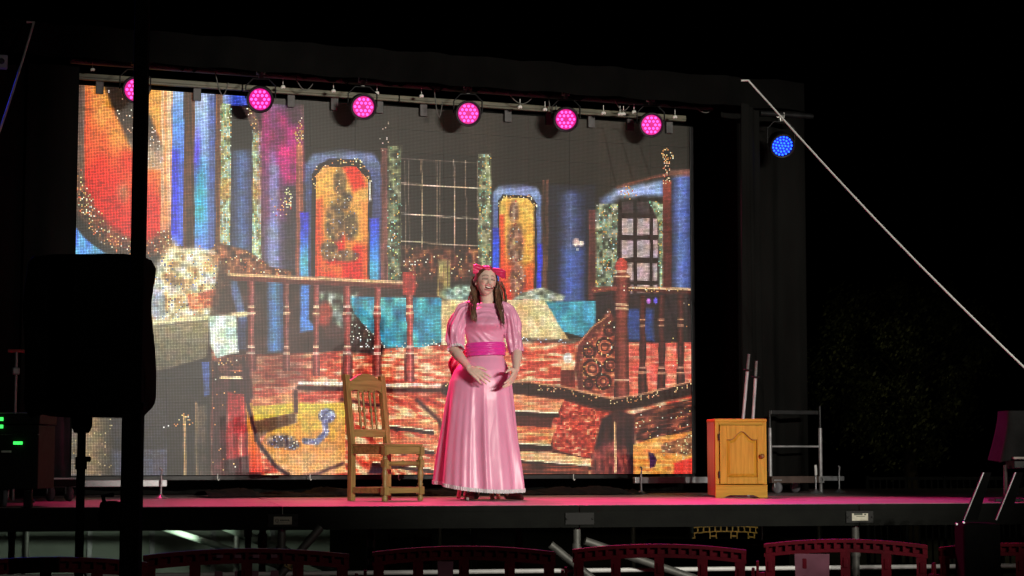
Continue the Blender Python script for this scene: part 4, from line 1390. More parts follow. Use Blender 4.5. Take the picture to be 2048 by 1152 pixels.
# ------------------------------------------------------------------ loudspeaker under a black cover, on a stand
def speaker():
    t = 9.5
    c = far(181, 676, t)
    root = empty('loudspeaker', (c.x, c.y, far(181, 832, t).z), CAMF, 'large loudspeaker in a black fabric cover on a pole, silhouetted at left', 'loudspeaker')
    w, h, d = .585, .785, .42
    rows = []
    r = np.random.RandomState(4)
    for k in range(25):
        u = k / 24
        row = []
        for i in range(64):
            q = 2 * math.pi * i / 64
            cx, sy = math.cos(q), math.sin(q)
            ex = .22
            x = math.copysign(abs(cx) ** ex, cx) * w / 2
            y = math.copysign(abs(sy) ** ex, sy) * d / 2
            f = 1.0 - .035 * (u > .98) - .02 * (u < .03) + .012 * math.sin(5 * u + 2 * q) + .008 * math.sin(13 * u + 5 * q)
            if u < .12:
                f -= .10 * (1 - u / .12) ** 2
            if u > .94:
                f -= .05 * ((u - .94) / .06) ** 2
            z = h * u + .008 * math.sin(4 * q + 1) * (1 if u in (0, 1) else .3) + (.012 * math.sin(3 * q) if u < .05 else 0)
            row.append((x * f + .012 * math.sin(7 * u), y * f, z))
        rows.append(row)
    b = MB().grid(rows, True)
    b.add(rows[-1], [tuple(range(64))])
    b.add(rows[0], [tuple(range(64))])
    b.build('fabric_cover', 'matte_black', root)
    hd = MB().tube([(-.12, 0, h - .01), (-.10, 0, h + .012), (.08, 0, h + .012), (.10, 0, h - .01)], .014, 8)
    hd.build('top_handle', 'matte_black', root)
    s = empty('speaker_stand', (0, 0, 0), CAMF, 'black tripod pole stand carrying the covered loudspeaker', 'stand')
    p = far(164, 830, t)
    s.location = (p.x, p.y, 0)
    zt = p.z
    MB().tube([(0, 0, .5), (0, 0, zt - .06)], .022, 12).build('pole', 'matte_black', s)
    sock = MB().tube([(0, 0, zt - .09), (0, 0, zt - .06), (0, 0, zt + .03)], [.036, .05, .055], 14)
    sock.build('socket', 'matte_black', s)
    k = MB().tube([(.02, -.02, zt - .22), (.05, -.03, zt - .22)], .014, 8).lathe([(.030, -.03), (.030, .03)], (0, 0, zt - .24), 12)
    k.build('height_clamp', 'matte_black', s)
    for q in range(3):
        a = q * 2.094 + .4
        MB().tube([(0, 0, .62), (.55 * math.cos(a), .55 * math.sin(a), .02)], .014, 8).build('leg', 'matte_black', s)
    MB().tube([(.02, 0, .9), (.07, -.02, .8), (.05, -.03, .68), (.02, -.02, .6)], .006, 6).build('hanging_cable', 'matte_black', s)


speaker()


def lift_tower():
    t = 8.6
    p = far(266, 1000, t)
    root = empty('lifting_tower', (p.x, p.y, 0), CAMF, 'tall black wind-up lifting tower crossing the left of the picture', 'lifting tower')
    zs = far(268, 812, t).z
    MB().box((-.006, 0, zs / 2), (.088, .088, zs), bev=.006).build('outer_mast', 'matte_black', root)
    MB().box((.004, 0, (zs + 4.6) / 2), (.062, .062, 4.6 - zs), bev=.005).build('inner_mast', 'matte_black', root)
    MB().box((.0, 0, zs + .002), (.098, .098, .03), bev=.006).build('collar', 'matte_black', root)
    w = MB().box((-.10, -.01, 1.19), (.085, .10, .13), bev=.02).lathe([(.05, -.04), (.055, 0), (.05, .04)], (-.10, -.01, 1.19), 16, (math.pi / 2, 0, 0))
    w.tube([(-.10, -.07, 1.19), (-.12, -.08, 1.28), (-.07, -.10, 1.285)], .010, 8)
    w.build('winch', 'matte_black', root)
    for q in range(4):
        a = q * math.pi / 2 + .75
        MB().tube([(0, 0, .35), (1.0 * math.cos(a), 1.0 * math.sin(a), .03)], .03, 8).build('outrigger_leg', 'matte_black', root)
    MB().box((.004, 0, 4.62), (.9, .06, .06), bev=.006).build('top_bar', 'matte_black', root)


lift_tower()

# ------------------------------------------------------------------ red plastic crowd barriers in front of the stage
red_pl = mat('red_plastic', (0.085, 0.0010, 0.007), 0.6, 0, 0.3, 8, 0.12, 40, spec=0.12)
plate_pl = mat('faded_plate', (0.15, 0.045, 0.075), 0.5, 0, 0.25, 9, 0.1, 30)


def barrier(c_px, top_py, w_px, t, label, plates=(), turn=0.0):
    c = far(c_px, top_py, t)
    # width that gives the measured span once turned
    ang = RAD(turn)
    w = w_px * t / 3795.0 / math.cos(ang)
    H = c.z
    root = empty('crowd_barrier', (c.x, c.y, 0), CAMF - math.atan((c_px - 1024) / 3795) + ang, label, 'barrier', 'red barriers along the stage front')
    def zt(x):
        return H - .032 * (2 * x / w) ** 2
    n = 32
    xs = [-w / 2 + w * i / n for i in range(n + 1)]
    top = [(x, zt(x)) for x in xs] + [(x, zt(x) - .020) for x in reversed(xs)]
    MB().prism(top, -.030, .030).build('top_rail', red_pl, root)
    low = [(x, zt(x) - .055) for x in xs] + [(x, zt(x) - .075) for x in reversed(xs)]
    MB().prism(low, -.022, .022).build('lower_rail', red_pl, root)
    MB().prism([(x, zt(x) - .018) for x in xs] + [(x, zt(x) - .058) for x in reversed(xs)], .006, .020).build('web', red_pl, root)
    for i in range(17):
        x = -w / 2 + .02 + (w - .04) * i / 16
        MB().box((x, -.005, zt(x) - .0375), (.016, .040, .039)).build('rib', red_pl, root)
    ups = [-w / 2 + .035, -w * .25, 0, w * .25, w / 2 - .035]
    for x in ups:
        z1 = zt(x) - .074
        u = MB().add([(x - .028, -.02, z1), (x + .028, -.02, z1), (x + .022, -.02, .14), (x - .022, -.02, .14),
                      (x - .028, .02, z1), (x + .028, .02, z1), (x + .022, .02, .14), (x - .022, .02, .14)],
                     [(0, 1, 2, 3), (7, 6, 5, 4), (0, 4, 5, 1), (1, 5, 6, 2), (2, 6, 7, 3), (3, 7, 4, 0)])
        for k in range(7):
            u.box((x, -.022, z1 - .06 - k * .10), (.026, .010, .060), bev=.004)
        u.build('upright', red_pl, root)
    MB().box((0, 0, .11), (w, .06, .06), bev=.008).build('bottom_rail', red_pl, root)
    for x in (-w * .36, w * .36):
        MB().box((x, 0, .03), (.10, .46, .05), bev=.01).build('foot', red_pl, root)
    for s in (-1, 1):
        hk = MB().box((s * (w / 2 + .02), 0, H - .22), (.05, .03, .05), bev=.006).box((s * (w / 2 + .038), 0, H - .18), (.016, .03, .10), bev=.004)
        hk.build('hook', red_pl, root)
    for (x, wd, solid) in plates:
        z0, z1 = .25, zt(x) - .080
        if solid:
            MB().add([(x - wd * .42, -.026, z0), (x + wd * .42, -.026, z0), (x + wd * .5, -.026, z1), (x - wd * .5, -.026, z1),
                      (x - wd * .42, -.023, z0), (x + wd * .42, -.023, z0), (x + wd * .5, -.023, z1), (x - wd * .5, -.023, z1)],
                     [(0, 1, 2, 3), (7, 6, 5, 4), (0, 4, 5, 1), (1, 5, 6, 2), (2, 6, 7, 3), (3, 7, 4, 0)]).build('sign_plate', plate_pl, root)
        else:
            for k, (dx, ww) in enumerate(((-wd * .42, wd * .12), (0, wd * .36), (wd * .42, wd * .12))):
                MB().box((x + dx, .024, (z0 + z1) / 2 - .02), (ww, .004, z1 - z0 - .03), bev=.0015).build('sign_plate', plate_pl, root)
            for k in range(4):
                MB().box((x + (k - 1.5) * wd * .27, -.034, zt(x) - .038), (wd * .10, .006, .018), bev=.003).build('slot', plate_pl, root)


barrier(494, 1097, 408, 9.75, 'leftmost red barrier with four-slot window panels, left of the chair', ((0.0, .34, False),))
barrier(928, 1092, 366, 10.3, 'red barrier directly below the performer, with one tapering plate', ((-.10, .085, True),))
barrier(1318, 1088, 346, 10.7, 'red barrier below the bedside cabinet in front of a slanting brace', ())
barrier(1690, 1078, 322, 11.0, 'red barrier with a wide solid pink plate, right of the cabinet', ((-.19, .20, True),))
barrier(2040, 1086, 318, 11.4, 'rightmost red barrier cut by the right picture edge', ())
barrier(92, 1114, 400, 9.3, 'dark red barrier at the far left below the amplifier rack', ())


# ------------------------------------------------------------------ amplifier rack, dolly and stand at the left edge of the deck
def left_gear():
    t = 11.6
    green = glow('green_display', (.05, 1.0, .12), 1.6)
    o = far(30, 975, t)
    root = empty('amplifier_rack', (o.x, o.y, 0), CAMF, 'black amplifier rack with green lit displays at the left edge', 'amplifier rack')
    Z = lambda py: far(30, py, t).z
    X = lambda px: (px - 30) * t / 3795
    z0, z1 = Z(978), Z(850)
    MB().box(((X(-60) + X(76)) / 2, .2, (z0 + z1) / 2), (X(76) - X(-60), .42, z1 - z0), bev=.008).build('lower_unit', 'black_paint', root)
    MB().box(((X(-60) + X(78)) / 2, .2, (Z(848) + Z(828)) / 2), (X(78) - X(-60), .44, Z(828) - Z(848)), bev=.006).build('upper_unit', 'black_paint', root)
    tl = MB().box(((X(-60) + X(78)) / 2, .19, Z(826)), (X(80) - X(-60), .46, .006), bev=.002).box(((X(-60) + X(76)) / 2, .0, Z(869)), (X(76) - X(-60), .02, .006))
    tl.build('trim', 'dull_alloy', root)
    for px, py, wd, hg in ((0, 838, 11, 7), (0, 853, 11, 7), (36, 886, 18, 6)):
        MB().box((X(px), -.026, Z(py)), (wd * t / 3795, .008, hg * t / 3795), bev=.001).build('display', green, root)
    MB().box((X(12), -.014, Z(903)), (20 * t / 3795, .014, 4 * t / 3795), bev=.002).build('handle', 'white_paint', root)
    for px in (5, 52):
        caster(root, (X(px), .05, DECK + .055), .055)
        MB().box((X(px) + (.02 if px > 30 else -.02), -.02, DECK + .05), (.05, .05, .10), bev=.01).build('caster_bracket', 'black_paint', root)
    # dolly with white casters behind
    y = 13.7
    a = at(78, 965, y)
    dl = empty('dolly', (a.x, y, DECK), 0, 'low dolly with grey casters beside the amplifier rack', 'dolly')
    W = at(152, 965, y).x - a.x
    zz = at(100, 966, y).z - DECK
    MB().box((W / 2, .1, zz), (W, .4, .05), bev=.006).build('platform', 'black_paint', dl)
    MB().box((W / 2, -.10, zz + .032), (W, .03, .010)).build('edge_strip', 'alloy', dl)
    for fx in (.28, .78):
        caster(dl, (W * fx, -.06, .052), .052)
    # grey cloth panel standing on the dolly
    y2 = 13.95
    p0, p1 = at(80, 830, y2), at(140, 955, y2)
    rows = []
    for k in range(8):
        u = k / 7
        rows.append([(p0.x + (p1.x - p0.x) * (i / 12) + .02 * u * math.sin(i), y2 + .012 * math.sin(i * 1.3 + u * 2), p1.z + (p0.z - p1.z) * u) for i in range(13)])
    tag(MB().grid(rows).build('grey_cloth_panel', mat('slate_cloth', (.07, .07, .085), .9, 0, .3, 8, .3, 80)), 'slate grey cloth panel standing on the dolly left of the wall', 'cloth')
    # pale horn-like props in front of it
    for pts, lab in (((((67, 753), (70, 790), (78, 822), (88, 862), (96, 902))), 'long pale curved prop leaning on the grey cloth'),
                     ((((88, 818), (93, 824), (95, 840), (96, 852))), 'short pale curved prop beside the longer one')):
        P = [far(x, yy, 13.9) for x, yy in pts]
        n = len(P)
        rr = [.010 + .012 * math.sin(math.pi * min(1, (i + .6) / n)) for i in range(n)]
        rr[-1] = .003
        tag(MB().tube(P, rr, 10).build('curved_prop', 'white_paint'), lab, 'prop')
    # stand with a red bar
    y3 = 13.3
    b = at(28, 905, y3)
    st = empty('stand', (b.x, y3, DECK), 0, 'dark upright stand with a small red crossbar behind the amplifier rack', 'stand')
    Zs = lambda py: at(28, py, y3).z - DECK
    MB().tube([(0, 0, 0), (0, 0, Zs(702))], .010, 8).build('pole', 'dull_alloy', st)
    MB().tube([(-.055, 0, Zs(702)), (.05, 0, Zs(702)), (.06, 0, Zs(704))], .012, 10).build('crossbar', mat('red_grip', (.45, .06, .06), .5, 0, .2, 20), st)
    MB().box((.0, 0, Zs(742)), (.05, .03, .05), bev=.01).build('clamp', 'dull_alloy', st)
    MB().tube([(.0, 0, .24), (.06, 0, .22), (.075, 0, .27)], .010, 8).build('hook', 'dull_alloy', st)
    MB().box((0, 0, .008), (.26, .26, .016), bev=.004).build('base_plate', 'black_metal', st)


left_gear()


# ------------------------------------------------------------------ right edge: draped case on a stand, slanting black bars
def right_gear():
    t = 13.2
    o = far(2040, 1000, t)
    root = empty('draped_case', (o.x, o.y, DECK), CAMF, 'case under a black drape on a pale tray at the right edge', 'case')
    Z = lambda py: far(2040, py, t).z - DECK
    X = lambda px: (px - 2040) * t / 3795
    rows = []
    for k in range(13):
        u = k / 12
        row = []
        for i in range(48):
            q = 2 * math.pi * i / 48
            cx, sy = math.cos(q), math.sin(q)
            w = .135 + .06 * (1 - u) ** 1.5
            x = math.copysign(abs(cx) ** .35, cx) * w + .02 * (1 - u) * math.sin(6 * q)
            y = math.copysign(abs(sy) ** .35, sy) * .16 + .012 * (1 - u) * math.sin(7 * q)
            row.append((X(2046) + x, y, Z(922) + (Z(822) - Z(922)) * u + .012 * math.sin(3 * q) * (1 - u)))
        rows.append(row)
    d = MB().grid(rows, True)
    d.add(rows[-1], [tuple(range(48))])
    d.build('drape', mat('charcoal_drape', (.02, .02, .02), .95, 0, .3, 6, .3, 90, spec=.05), root)
    MB().box((X(2060), -.15, Z(916)), (.32, .10, .016), bev=.004).build('tray', mat('tray_cream', (.55, .50, .45), .5, 0, .15, 12), root)
    MB().box((X(2060), -.02, Z(928)), (.28, .22, .06), bev=.006).build('tray_box', 'black_metal', root)
    MB().tube([(X(2012), 0, .02), (X(2012), 0, Z(930))], .014, 10).build('pole', 'zinc', root)
    MB().box((X(2012), 0, .01), (.20, .20, .02), bev=.004).build('base_plate', 'black_metal', root)
    # slanting bars in front of the deck
    tt = 11.3
    o2 = far(1930, 1036, tt)
    fr = empty('slanted_frame', (o2.x, o2.y, 0), CAMF, 'black frame of two slanting flat bars rising past the deck edge', 'frame')
    Zf = lambda py: far(1930, py, tt).z
    Xf = lambda px: (px - 1930) * tt / 3795
    for (xa, ya, xb, yb) in ((1927, 1040, 1968, 945), (1991, 1040, 2032, 945)):
        w_ = 26 * tt / 3795
        a, b = (Xf(xa), Zf(ya)), (Xf(xb), Zf(yb))
        MB().prism([a, b, (b[0] + w_ * .55, b[1]), (a[0] + w_, a[1])], -.03, .03).build('bar', 'matte_black', fr)
        MB().tube([(a[0] - .004, -.03, a[1]), (b[0] - .004, -.03, b[1])], .0045, 6).build('edge_strip', 'dull_alloy', fr)
    MB().box((Xf(1958), .05, Zf(1046) / 2), (.22, .25, Zf(1046)), bev=.02).build('base_box', 'matte_black', fr)
    for px, py in ((1905, 1047), (1919, 1044)):
        MB().lathe([(.006, -.01), (.008, 0), (.006, .01)], (Xf(px), -.1, Zf(py)), 8, (math.pi / 2, 0, 0)).build('bolt', 'alloy', fr)


right_gear()
# ------------------------------------------------------------------ beyond and under the stage
# pale site wall behind the left half of the stage
wall_m = mat('site_wall_paint', (0.30, 0.34, 0.29), 0.8, 0, 0.2, 1.5, 0.2, 20)
wy = 19.2
p0, p1 = at(-80, 1077, wy), at(660, 1077, wy)
sw = empty('site_wall', (p0.x, wy, 0), 0, 'pale green-grey panel wall seen under the stage at left', 'wall')
n = 6
Lw = (p1.x - p0.x) / n
for i in range(n):
    MB().box((Lw * (i + .5), 0, .56), (Lw - .012, .05, 1.12), bev=.006).build('panel', wall_m, sw)
    MB().box((Lw * i, -.04, .56), (.05, .04, 1.12), bev=.004).build('post', 'dull_alloy', sw)
# slanting pale pipes leaning under the deck
for (xa, ya, xb, yb, w, lab) in ((315, 1052, 425, 1088, 13, 'pale green pipe slanting under the deck, nearer the tower'), (440, 1050, 545, 1092, 17, 'thicker pale green pipe slanting under the deck, beside the brace')):
    a, b = far(xa, ya, 17.2), far(xb, yb, 16.6)
    d = (b - a)
    d.normalize()
    a2 = a - d * ((a.z - DECK + .16) / d.z if a.z > DECK - .16 else 0)
    b2 = b + d * ((.03 - b.z) / d.z)
    tag(MB().tube([a, b2], w * 17 / 3795 / 2, 12).build('slanting_pipe', mat('pipe_green', (.34, .44, .36), .6, 0, .2, 10) if 'pipe_green' not in bpy.data.materials else bpy.data.materials['pipe_green']), lab, 'pipe')
# unseen lamp added under the deck to brighten the wall
wl_p = far(330, 1046, 16.2)
wl = empty('added_deck_lamp', (wl_p.x, 16.6, .92), 0, 'unseen lamp added under the back of the deck to light the wall', 'added lamp')
MB().box((0, 0, .05), (.22, .10, .05), bev=.01).build('housing', 'black_metal', wl)
MB().box((0, .0, .022), (.18, .07, .006)).build('lens', glow('added_lamp_lens', (.85, 1, .82), 2.0), wl)
spot('beam', wl, (0, 0, .012), (.0, 1.0, -.1), 60, (.85, 1.0, .80), RAD(150), .6, .05)

# yellow barrier behind the stage, seen under the deck
yel = mat('yellow_plastic', (.62, .42, .06), .45, 0, .15, 8, .06, 40)
def yellow_barrier(x0, x1, ytop, t, label, gap=False):
    c = far((x0 + x1) / 2, ytop, t)
    W = (x1 - x0) * t / 3795
    r = empty('yellow_barrier', (c.x, c.y, 0), CAMF - .1, label, 'barrier')
    H = c.z
    nn = 24
    zt = lambda x: H - .02 * (2 * x / W) ** 2
    xs = [-W / 2 + W * i / nn for i in range(nn + 1)]
    MB().prism([(x, zt(x)) for x in xs] + [(x, zt(x) - .014) for x in reversed(xs)], -.02, .02).build('top_rail', yel, r)
    MB().prism([(x, zt(x) - .052) for x in xs] + [(x, zt(x) - .064) for x in reversed(xs)], -.016, .016).build('lower_rail', yel, r)
    for i in range(13):
        x = -W / 2 + .01 + (W - .02) * i / 12
        MB().box((x, 0, zt(x) - .033), (.014, .03, .04)).build('rib', yel, r)
    for f in (-.49, -.19, .10, .34, .49):
        x = W * f
        u = MB()
        for s in (-1, 1):
            u.box((x + s * .028, 0, (zt(x) - .06) / 2), (.012, .03, zt(x) - .06))
        for k in range(7):
            u.box((x, 0, zt(x) - .10 - k * .12), (.05, .024, .016))
        u.build('upright', yel, r)
yellow_barrier(1382, 1525, 1050, 17.6, 'yellow plastic barrier standing behind the stage under the deck')
yl_p = far(1440, 1040, 16.4)  # second unseen lamp, added to light the yellow barrier
wl2 = empty('added_deck_lamp', (yl_p.x, yl_p.y, .95), 0, 'unseen lamp added under the deck to light the yellow barrier', 'added lamp')
MB().box((0, 0, .05), (.22, .10, .05), bev=.01).build('housing', 'black_metal', wl2)
MB().box((0, .0, .022), (.18, .07, .006)).build('lens', bpy.data.materials['added_lamp_lens'], wl2)
spot('beam', wl2, (0, 0, .012), (.1, 1.0, -.15), 9, (1.0, .85, .6), RAD(120), .6, .05)

fc = far(1440, 1100, 14.4)
case = empty('flight_case', (fc.x, fc.y, 0), CAMF, 'low black flight case under the deck in front of the yellow barriers', 'case')
hc = far(1440, 1082, 14.4).z
MB().box((0, .2, hc / 2 + .03), (1.05, .4, hc - .06), bev=.01).build('body', 'matte_black', case)
MB().box((0, .2, hc - .03), (1.06, .41, .012), bev=.003).build('edge_trim', 'black_metal', case)
for x in (-.45, .45):
    MB().lathe([(.01, -.014), (.035, -.014), (.035, .014), (.01, .014)], (x, .05, .036), 14, (0, math.pi / 2, 0)).build('wheel', 'rubber', case)
# folded crates stacked under the deck
for k, (x0, x1, y0, y1) in enumerate(((778, 818, 1068, 1087), (828, 862, 1068, 1087), (735, 748, 1052, 1086))):
    a, b = far(x0, y1, 15.8), far(x1, y0, 15.8)
    cr = empty('crate', ((a.x + b.x) / 2, (a.y + b.y) / 2, 0), CAMF, ['dark slatted crate under the deck, left of the pair', 'dark slatted crate under the deck, right of the pair', 'narrow dark frame standing under the deck below the chair'][k], 'crate')
    W = (x1 - x0) * 15.8 / 3795
    zz = b.z
    grey = M['dull_alloy']
    ns = 6
    for i in range(ns):
        MB().box((0, 0, zz * (i + .5) / ns), (W, .02, zz / ns * .6), bev=.003).build('slat', 'black_metal' if k == 2 else 'rubber', cr)
    for s in (-1, 1):
        MB().box((s * W * .48, .015, zz / 2), (.02, .02, zz), bev=.002).build('post', grey if k == 2 else M['rubber'], cr)

# site fence behind, right of the stage
fa, fb = far(1735, 975, 24), far(2120, 975, 24)
fn = empty('site_fence', (fa.x, fa.y, 0), math.atan2(fb.y - fa.y, fb.x - fa.x), 'dark barred site fence in the night right of the stage', 'fence')
FL = (fb - fa).length
fm = mat('fence_paint', (.05, .05, .045), .6, .2, .3, 20)
ft = far(1735, 957, 24).z
for z in (ft, .12):
    MB().box((FL / 2, 0, z), (FL, .03, .04), bev=.004).build('rail', fm, fn)
for i in range(31):
    MB().tube([(FL * i / 30, 0, .0 if i % 6 == 0 else .12), (FL * i / 30, 0, ft + (.03 if i % 6 == 0 else 0))], .012 if i % 6 else .025, 8).build('bar', fm, fn)


# ------------------------------------------------------------------ tree at the right, almost lost in the dark
def tree():
    t = 34.0
    c = far(1815, 740, t)
    r = np.random.RandomState(8)
    root = empty('tree', (c.x, c.y, 0), 0, 'leafy tree dimly lit in the dark right of the stage', 'tree')
    bark = mat('bark', (.06, .045, .03), .9, 0, .4, 6, .6, 20)
    S = t / 3795
    k = MB()
    k.tube([(0, 0, 0), (.05, .02, .9), (-.02, 0, c.z - .6), (0, 0, c.z + .5)], [.18, .14, .10, .03], 10)
    tips = []
    for i in range(16):
        a = r.uniform(0, 6.28)
        z = c.z - .7 + r.uniform(-.2, .9)
        L = r.uniform(.7, 1.6)
        e = Vector((math.cos(a) * L, math.sin(a) * L, z + r.uniform(-.1, .8)))
        k.tube([(0, 0, z - .3), e * .5 + Vector((0, 0, z * .5 - .1)), e], [.05, .03, .01], 6)
        tips.append(e)
    k.build('trunk', bark, root)
    leaf = mat('leaf', (.10, .11, .028), .6, 0, .5, 3, 0, 1, second=(.03, .04, .012))
    lf = MB()
    cl = []
    for i in range(190):
        a, u = r.uniform(0, 6.28), r.uniform(-1, 1)
        rr = r.uniform(.35, 1) ** .6
        x = math.cos(a) * math.sqrt(1 - u * u) * 195 * S * rr
        y = math.sin(a) * math.sqrt(1 - u * u) * 150 * S * rr
        z = u * 190 * S * rr
        if r.rand() < .25:
            continue
        cl.append((x, y, c.z + z, r.uniform(.16, .36)))
    for (x, y, z, rad) in cl:
        for j in range(130):
            p = Vector(r.normal(0, .5, 3)) * rad + Vector((x, y, z))
            n = Vector(r.normal(0, 1, 3)).normalized()
            t1 = n.orthogonal().normalized()
            t2 = n.cross(t1)
            s = r.uniform(.03, .065)
            lf.add([p - t1 * s, p + t2 * s * .42, p + t1 * s, p - t2 * s * .42], [(0, 1, 2, 3)])
    o = lf.build('crown', leaf, root)


tree()


def added_tree_lamp():
    """unseen lamp on a pole, added so that the tree gets some light"""
    p = far(2330, 400, 30.0)
    root = empty('added_tree_lamp', (p.x, p.y, 0), 0, 'unseen warm lamp on a pole beyond the right edge, added to light the tree', 'street lamp')
    MB().tube([(0, 0, 0), (0, 0, 5.2), (-.2, -.1, 5.6), (-.7, -.3, 5.75)], [.08, .06, .05, .04], 12).build('pole', 'black_metal', root)
    MB().lathe([(.02, .12), (.16, .06), (.2, 0), (.18, -.01)], (-.8, -.35, 5.72), 18).build('lamp_head', 'black_metal', root)
    MB().lathe([(.16, -.006), (.1, -.05), (.0005, -.06)], (-.8, -.35, 5.72), 18, caps=False).build('lamp_glass', glow('added_lamp_glass', (1, .72, .32), 4.0), root)
    spot('beam', root, (-.8, -.35, 5.62), (-3.4, .4, 3.3), 110, (1.0, .92, .5), RAD(120), .6, .1)


added_tree_lamp()
# ------------------------------------------------------------------ the performer
PT = 13.7                                       # distance along the view axis
PS = 3795.0 / PT


def PX(px):
    return (px - 962) / PS


def PZ(py):
    return (1000 - py) / PS


def V3(px, py, y=0.0):
    return Vector((PX(px), y, PZ(py)))


def capsule(mb, pts, rs, n=14):
    """closed round-ended limb"""
    pts = [Vector(p) for p in pts]
    P, Rr = [], []
    d0 = (pts[0] - pts[1]).normalized()
    d1 = (pts[-1] - pts[-2]).normalized()
    for k in range(3):
        a = (3 - k) / 3 * math.pi / 2
        P.append(pts[0] + d0 * rs[0] * math.sin(a) * .98)
        Rr.append(max(.0006, rs[0] * math.cos(a)))
    P += pts
    Rr += list(rs)
    for k in range(1, 4):
        a = k / 3 * math.pi / 2
        P.append(pts[-1] + d1 * rs[-1] * math.sin(a) * .98)
        Rr.append(max(.0006, rs[-1] * math.cos(a)))
    mb.tube(P, Rr, n)


def hand(mb, wrist, d, nrm, thumb, curl=.35, spread=.10, sc=1.0):
    """wrist point, finger direction, palm normal (towards the palm side), thumb side"""
    d = Vector(d).normalized()
    nrm = Vector(nrm)
    nrm = (nrm - d * nrm.dot(d)).normalized()
    s = d.cross(nrm).normalized()
    if s.dot(Vector(thumb)) < 0:
        s = -s
    w = Vector(wrist)
    kn = []
    for i, (off, ln) in enumerate(((.030, .088), (.010, .092), (-.010, .088), (-.029, .078))):
        k = w + d * ln * sc + s * off * sc
        kn.append(k)
        capsule(mb, [w + s * off * .55 * sc + d * .005, (w + k) / 2 + s * off * .25 * sc - nrm * .002, k], [.0145 * sc, .0150 * sc, .0115 * sc], 10)
    lens = ((.044, .025, .021), (.048, .030, .023), (.044, .028, .022), (.034, .021, .019))
    for i, k in enumerate(kn):
        dirv = (d + s * spread * (1.5 - i) * .55).normalized()
        c = curl * (0.75 + .22 * i)
        p = k.copy()
        pts = [p.copy()]
        a = c * .5
        for L in lens[i]:
            v = dirv * math.cos(a) + nrm * math.sin(a)
            p = p + v * L * sc
            pts.append(p.copy())
            a += c
        capsule(mb, pts, [.0098 * sc, .0090 * sc, .0082 * sc, .0070 * sc], 10)
    b = w + d * .018 * sc + s * .020 * sc + nrm * .006
    t1 = b + (d * .55 + s * .75 + nrm * .3).normalized() * .042 * sc
    t2 = t1 + (d * .85 + s * .42 + nrm * .25).normalized() * .034 * sc
    t3 = t2 + (d * .95 + s * .12 + nrm * .3).normalized() * .026 * sc
    capsule(mb, [b, t1, t2, t3], [.0165 * sc, .0125 * sc, .0105 * sc, .0080 * sc], 10)


def head_points():
    """sculpted head in its own frame (x right, -y face, z up, origin between the ears at eye level)"""
    nu, nv = 110, 84
    th = np.linspace(0, 2 * math.pi, nu, endpoint=False)
    ph = np.linspace(.0, math.pi, nv)
    T, P = np.meshgrid(th, ph)
    x = np.sin(P) * np.cos(T)
    y = np.sin(P) * np.sin(T)
    z = np.cos(P)
    X, Y, Z = x * .073, y * .096, z * .112
    dn = np.clip(-Z / .112, 0, 1)
    X *= 1 - .34 * dn ** 1.8
    Y = np.where(Y < 0, Y * (1 - .10 * dn), Y * (1 - .42 * dn ** 1.2))
    Y = np.where(Y < 0, np.sign(Y) * np.abs(Y / .096) ** .9 * .090, Y)
    Z = np.where(Z > 0, Z * .98, Z * 1.0)
    fr = np.clip(-Y / .05, 0, 1)

    def gs(cx, cz, sx, sz):
        return np.exp(-((X - cx) / sx) ** 2 - ((Z - cz) / sz) ** 2) * fr

    d = np.zeros_like(X)
    d += .005 * gs(-.027, .020, .018, .006) + .005 * gs(.027, .020, .018, .006)
    for s in (-1, 1):
        d -= .011 * gs(s * .031, .001, .015, .010)
        d += .006 * gs(s * .031, .001, .010, .0065)
        d += .009 * gs(s * .043, -.030, .017, .015)
        d += .008 * gs(s * .0115, -.040, .0065, .006)
        d -= .004 * gs(s * .027, -.050, .006, .012)
    ridge = np.clip((.012 - Z) / .048, 0, 1) * (Z > -.046)
    d += (.005 + .024 * ridge ** 1.3) * np.exp(-(X / (.0075 + .004 * ridge)) ** 2) * fr * (Z < .016) * (Z > -.046)
    mz = -.066 + .010 * (X / .03) ** 2
    d += .0055 * np.exp(-((Z - (mz + .011)) / .0045) ** 2 - (X / .021) ** 4) * fr
    d += .0065 * np.exp(-((Z - (mz - .013)) / .0055) ** 2 - (X / .019) ** 4) * fr
    d -= .018 * np.exp(-((Z - mz) / .0050) ** 4 - (X / .021) ** 4) * fr
    d += .007 * gs(0, -.100, .016, .010)
    d -= .003 * gs(0, -.085, .016, .006)
    Y = Y - d
    return np.stack([X, Y, Z], -1)


HEAD_C = V3(971, 562, -.035)
HEAD_R = Euler((RAD(-8), RAD(6), RAD(17)), 'XYZ').to_matrix()


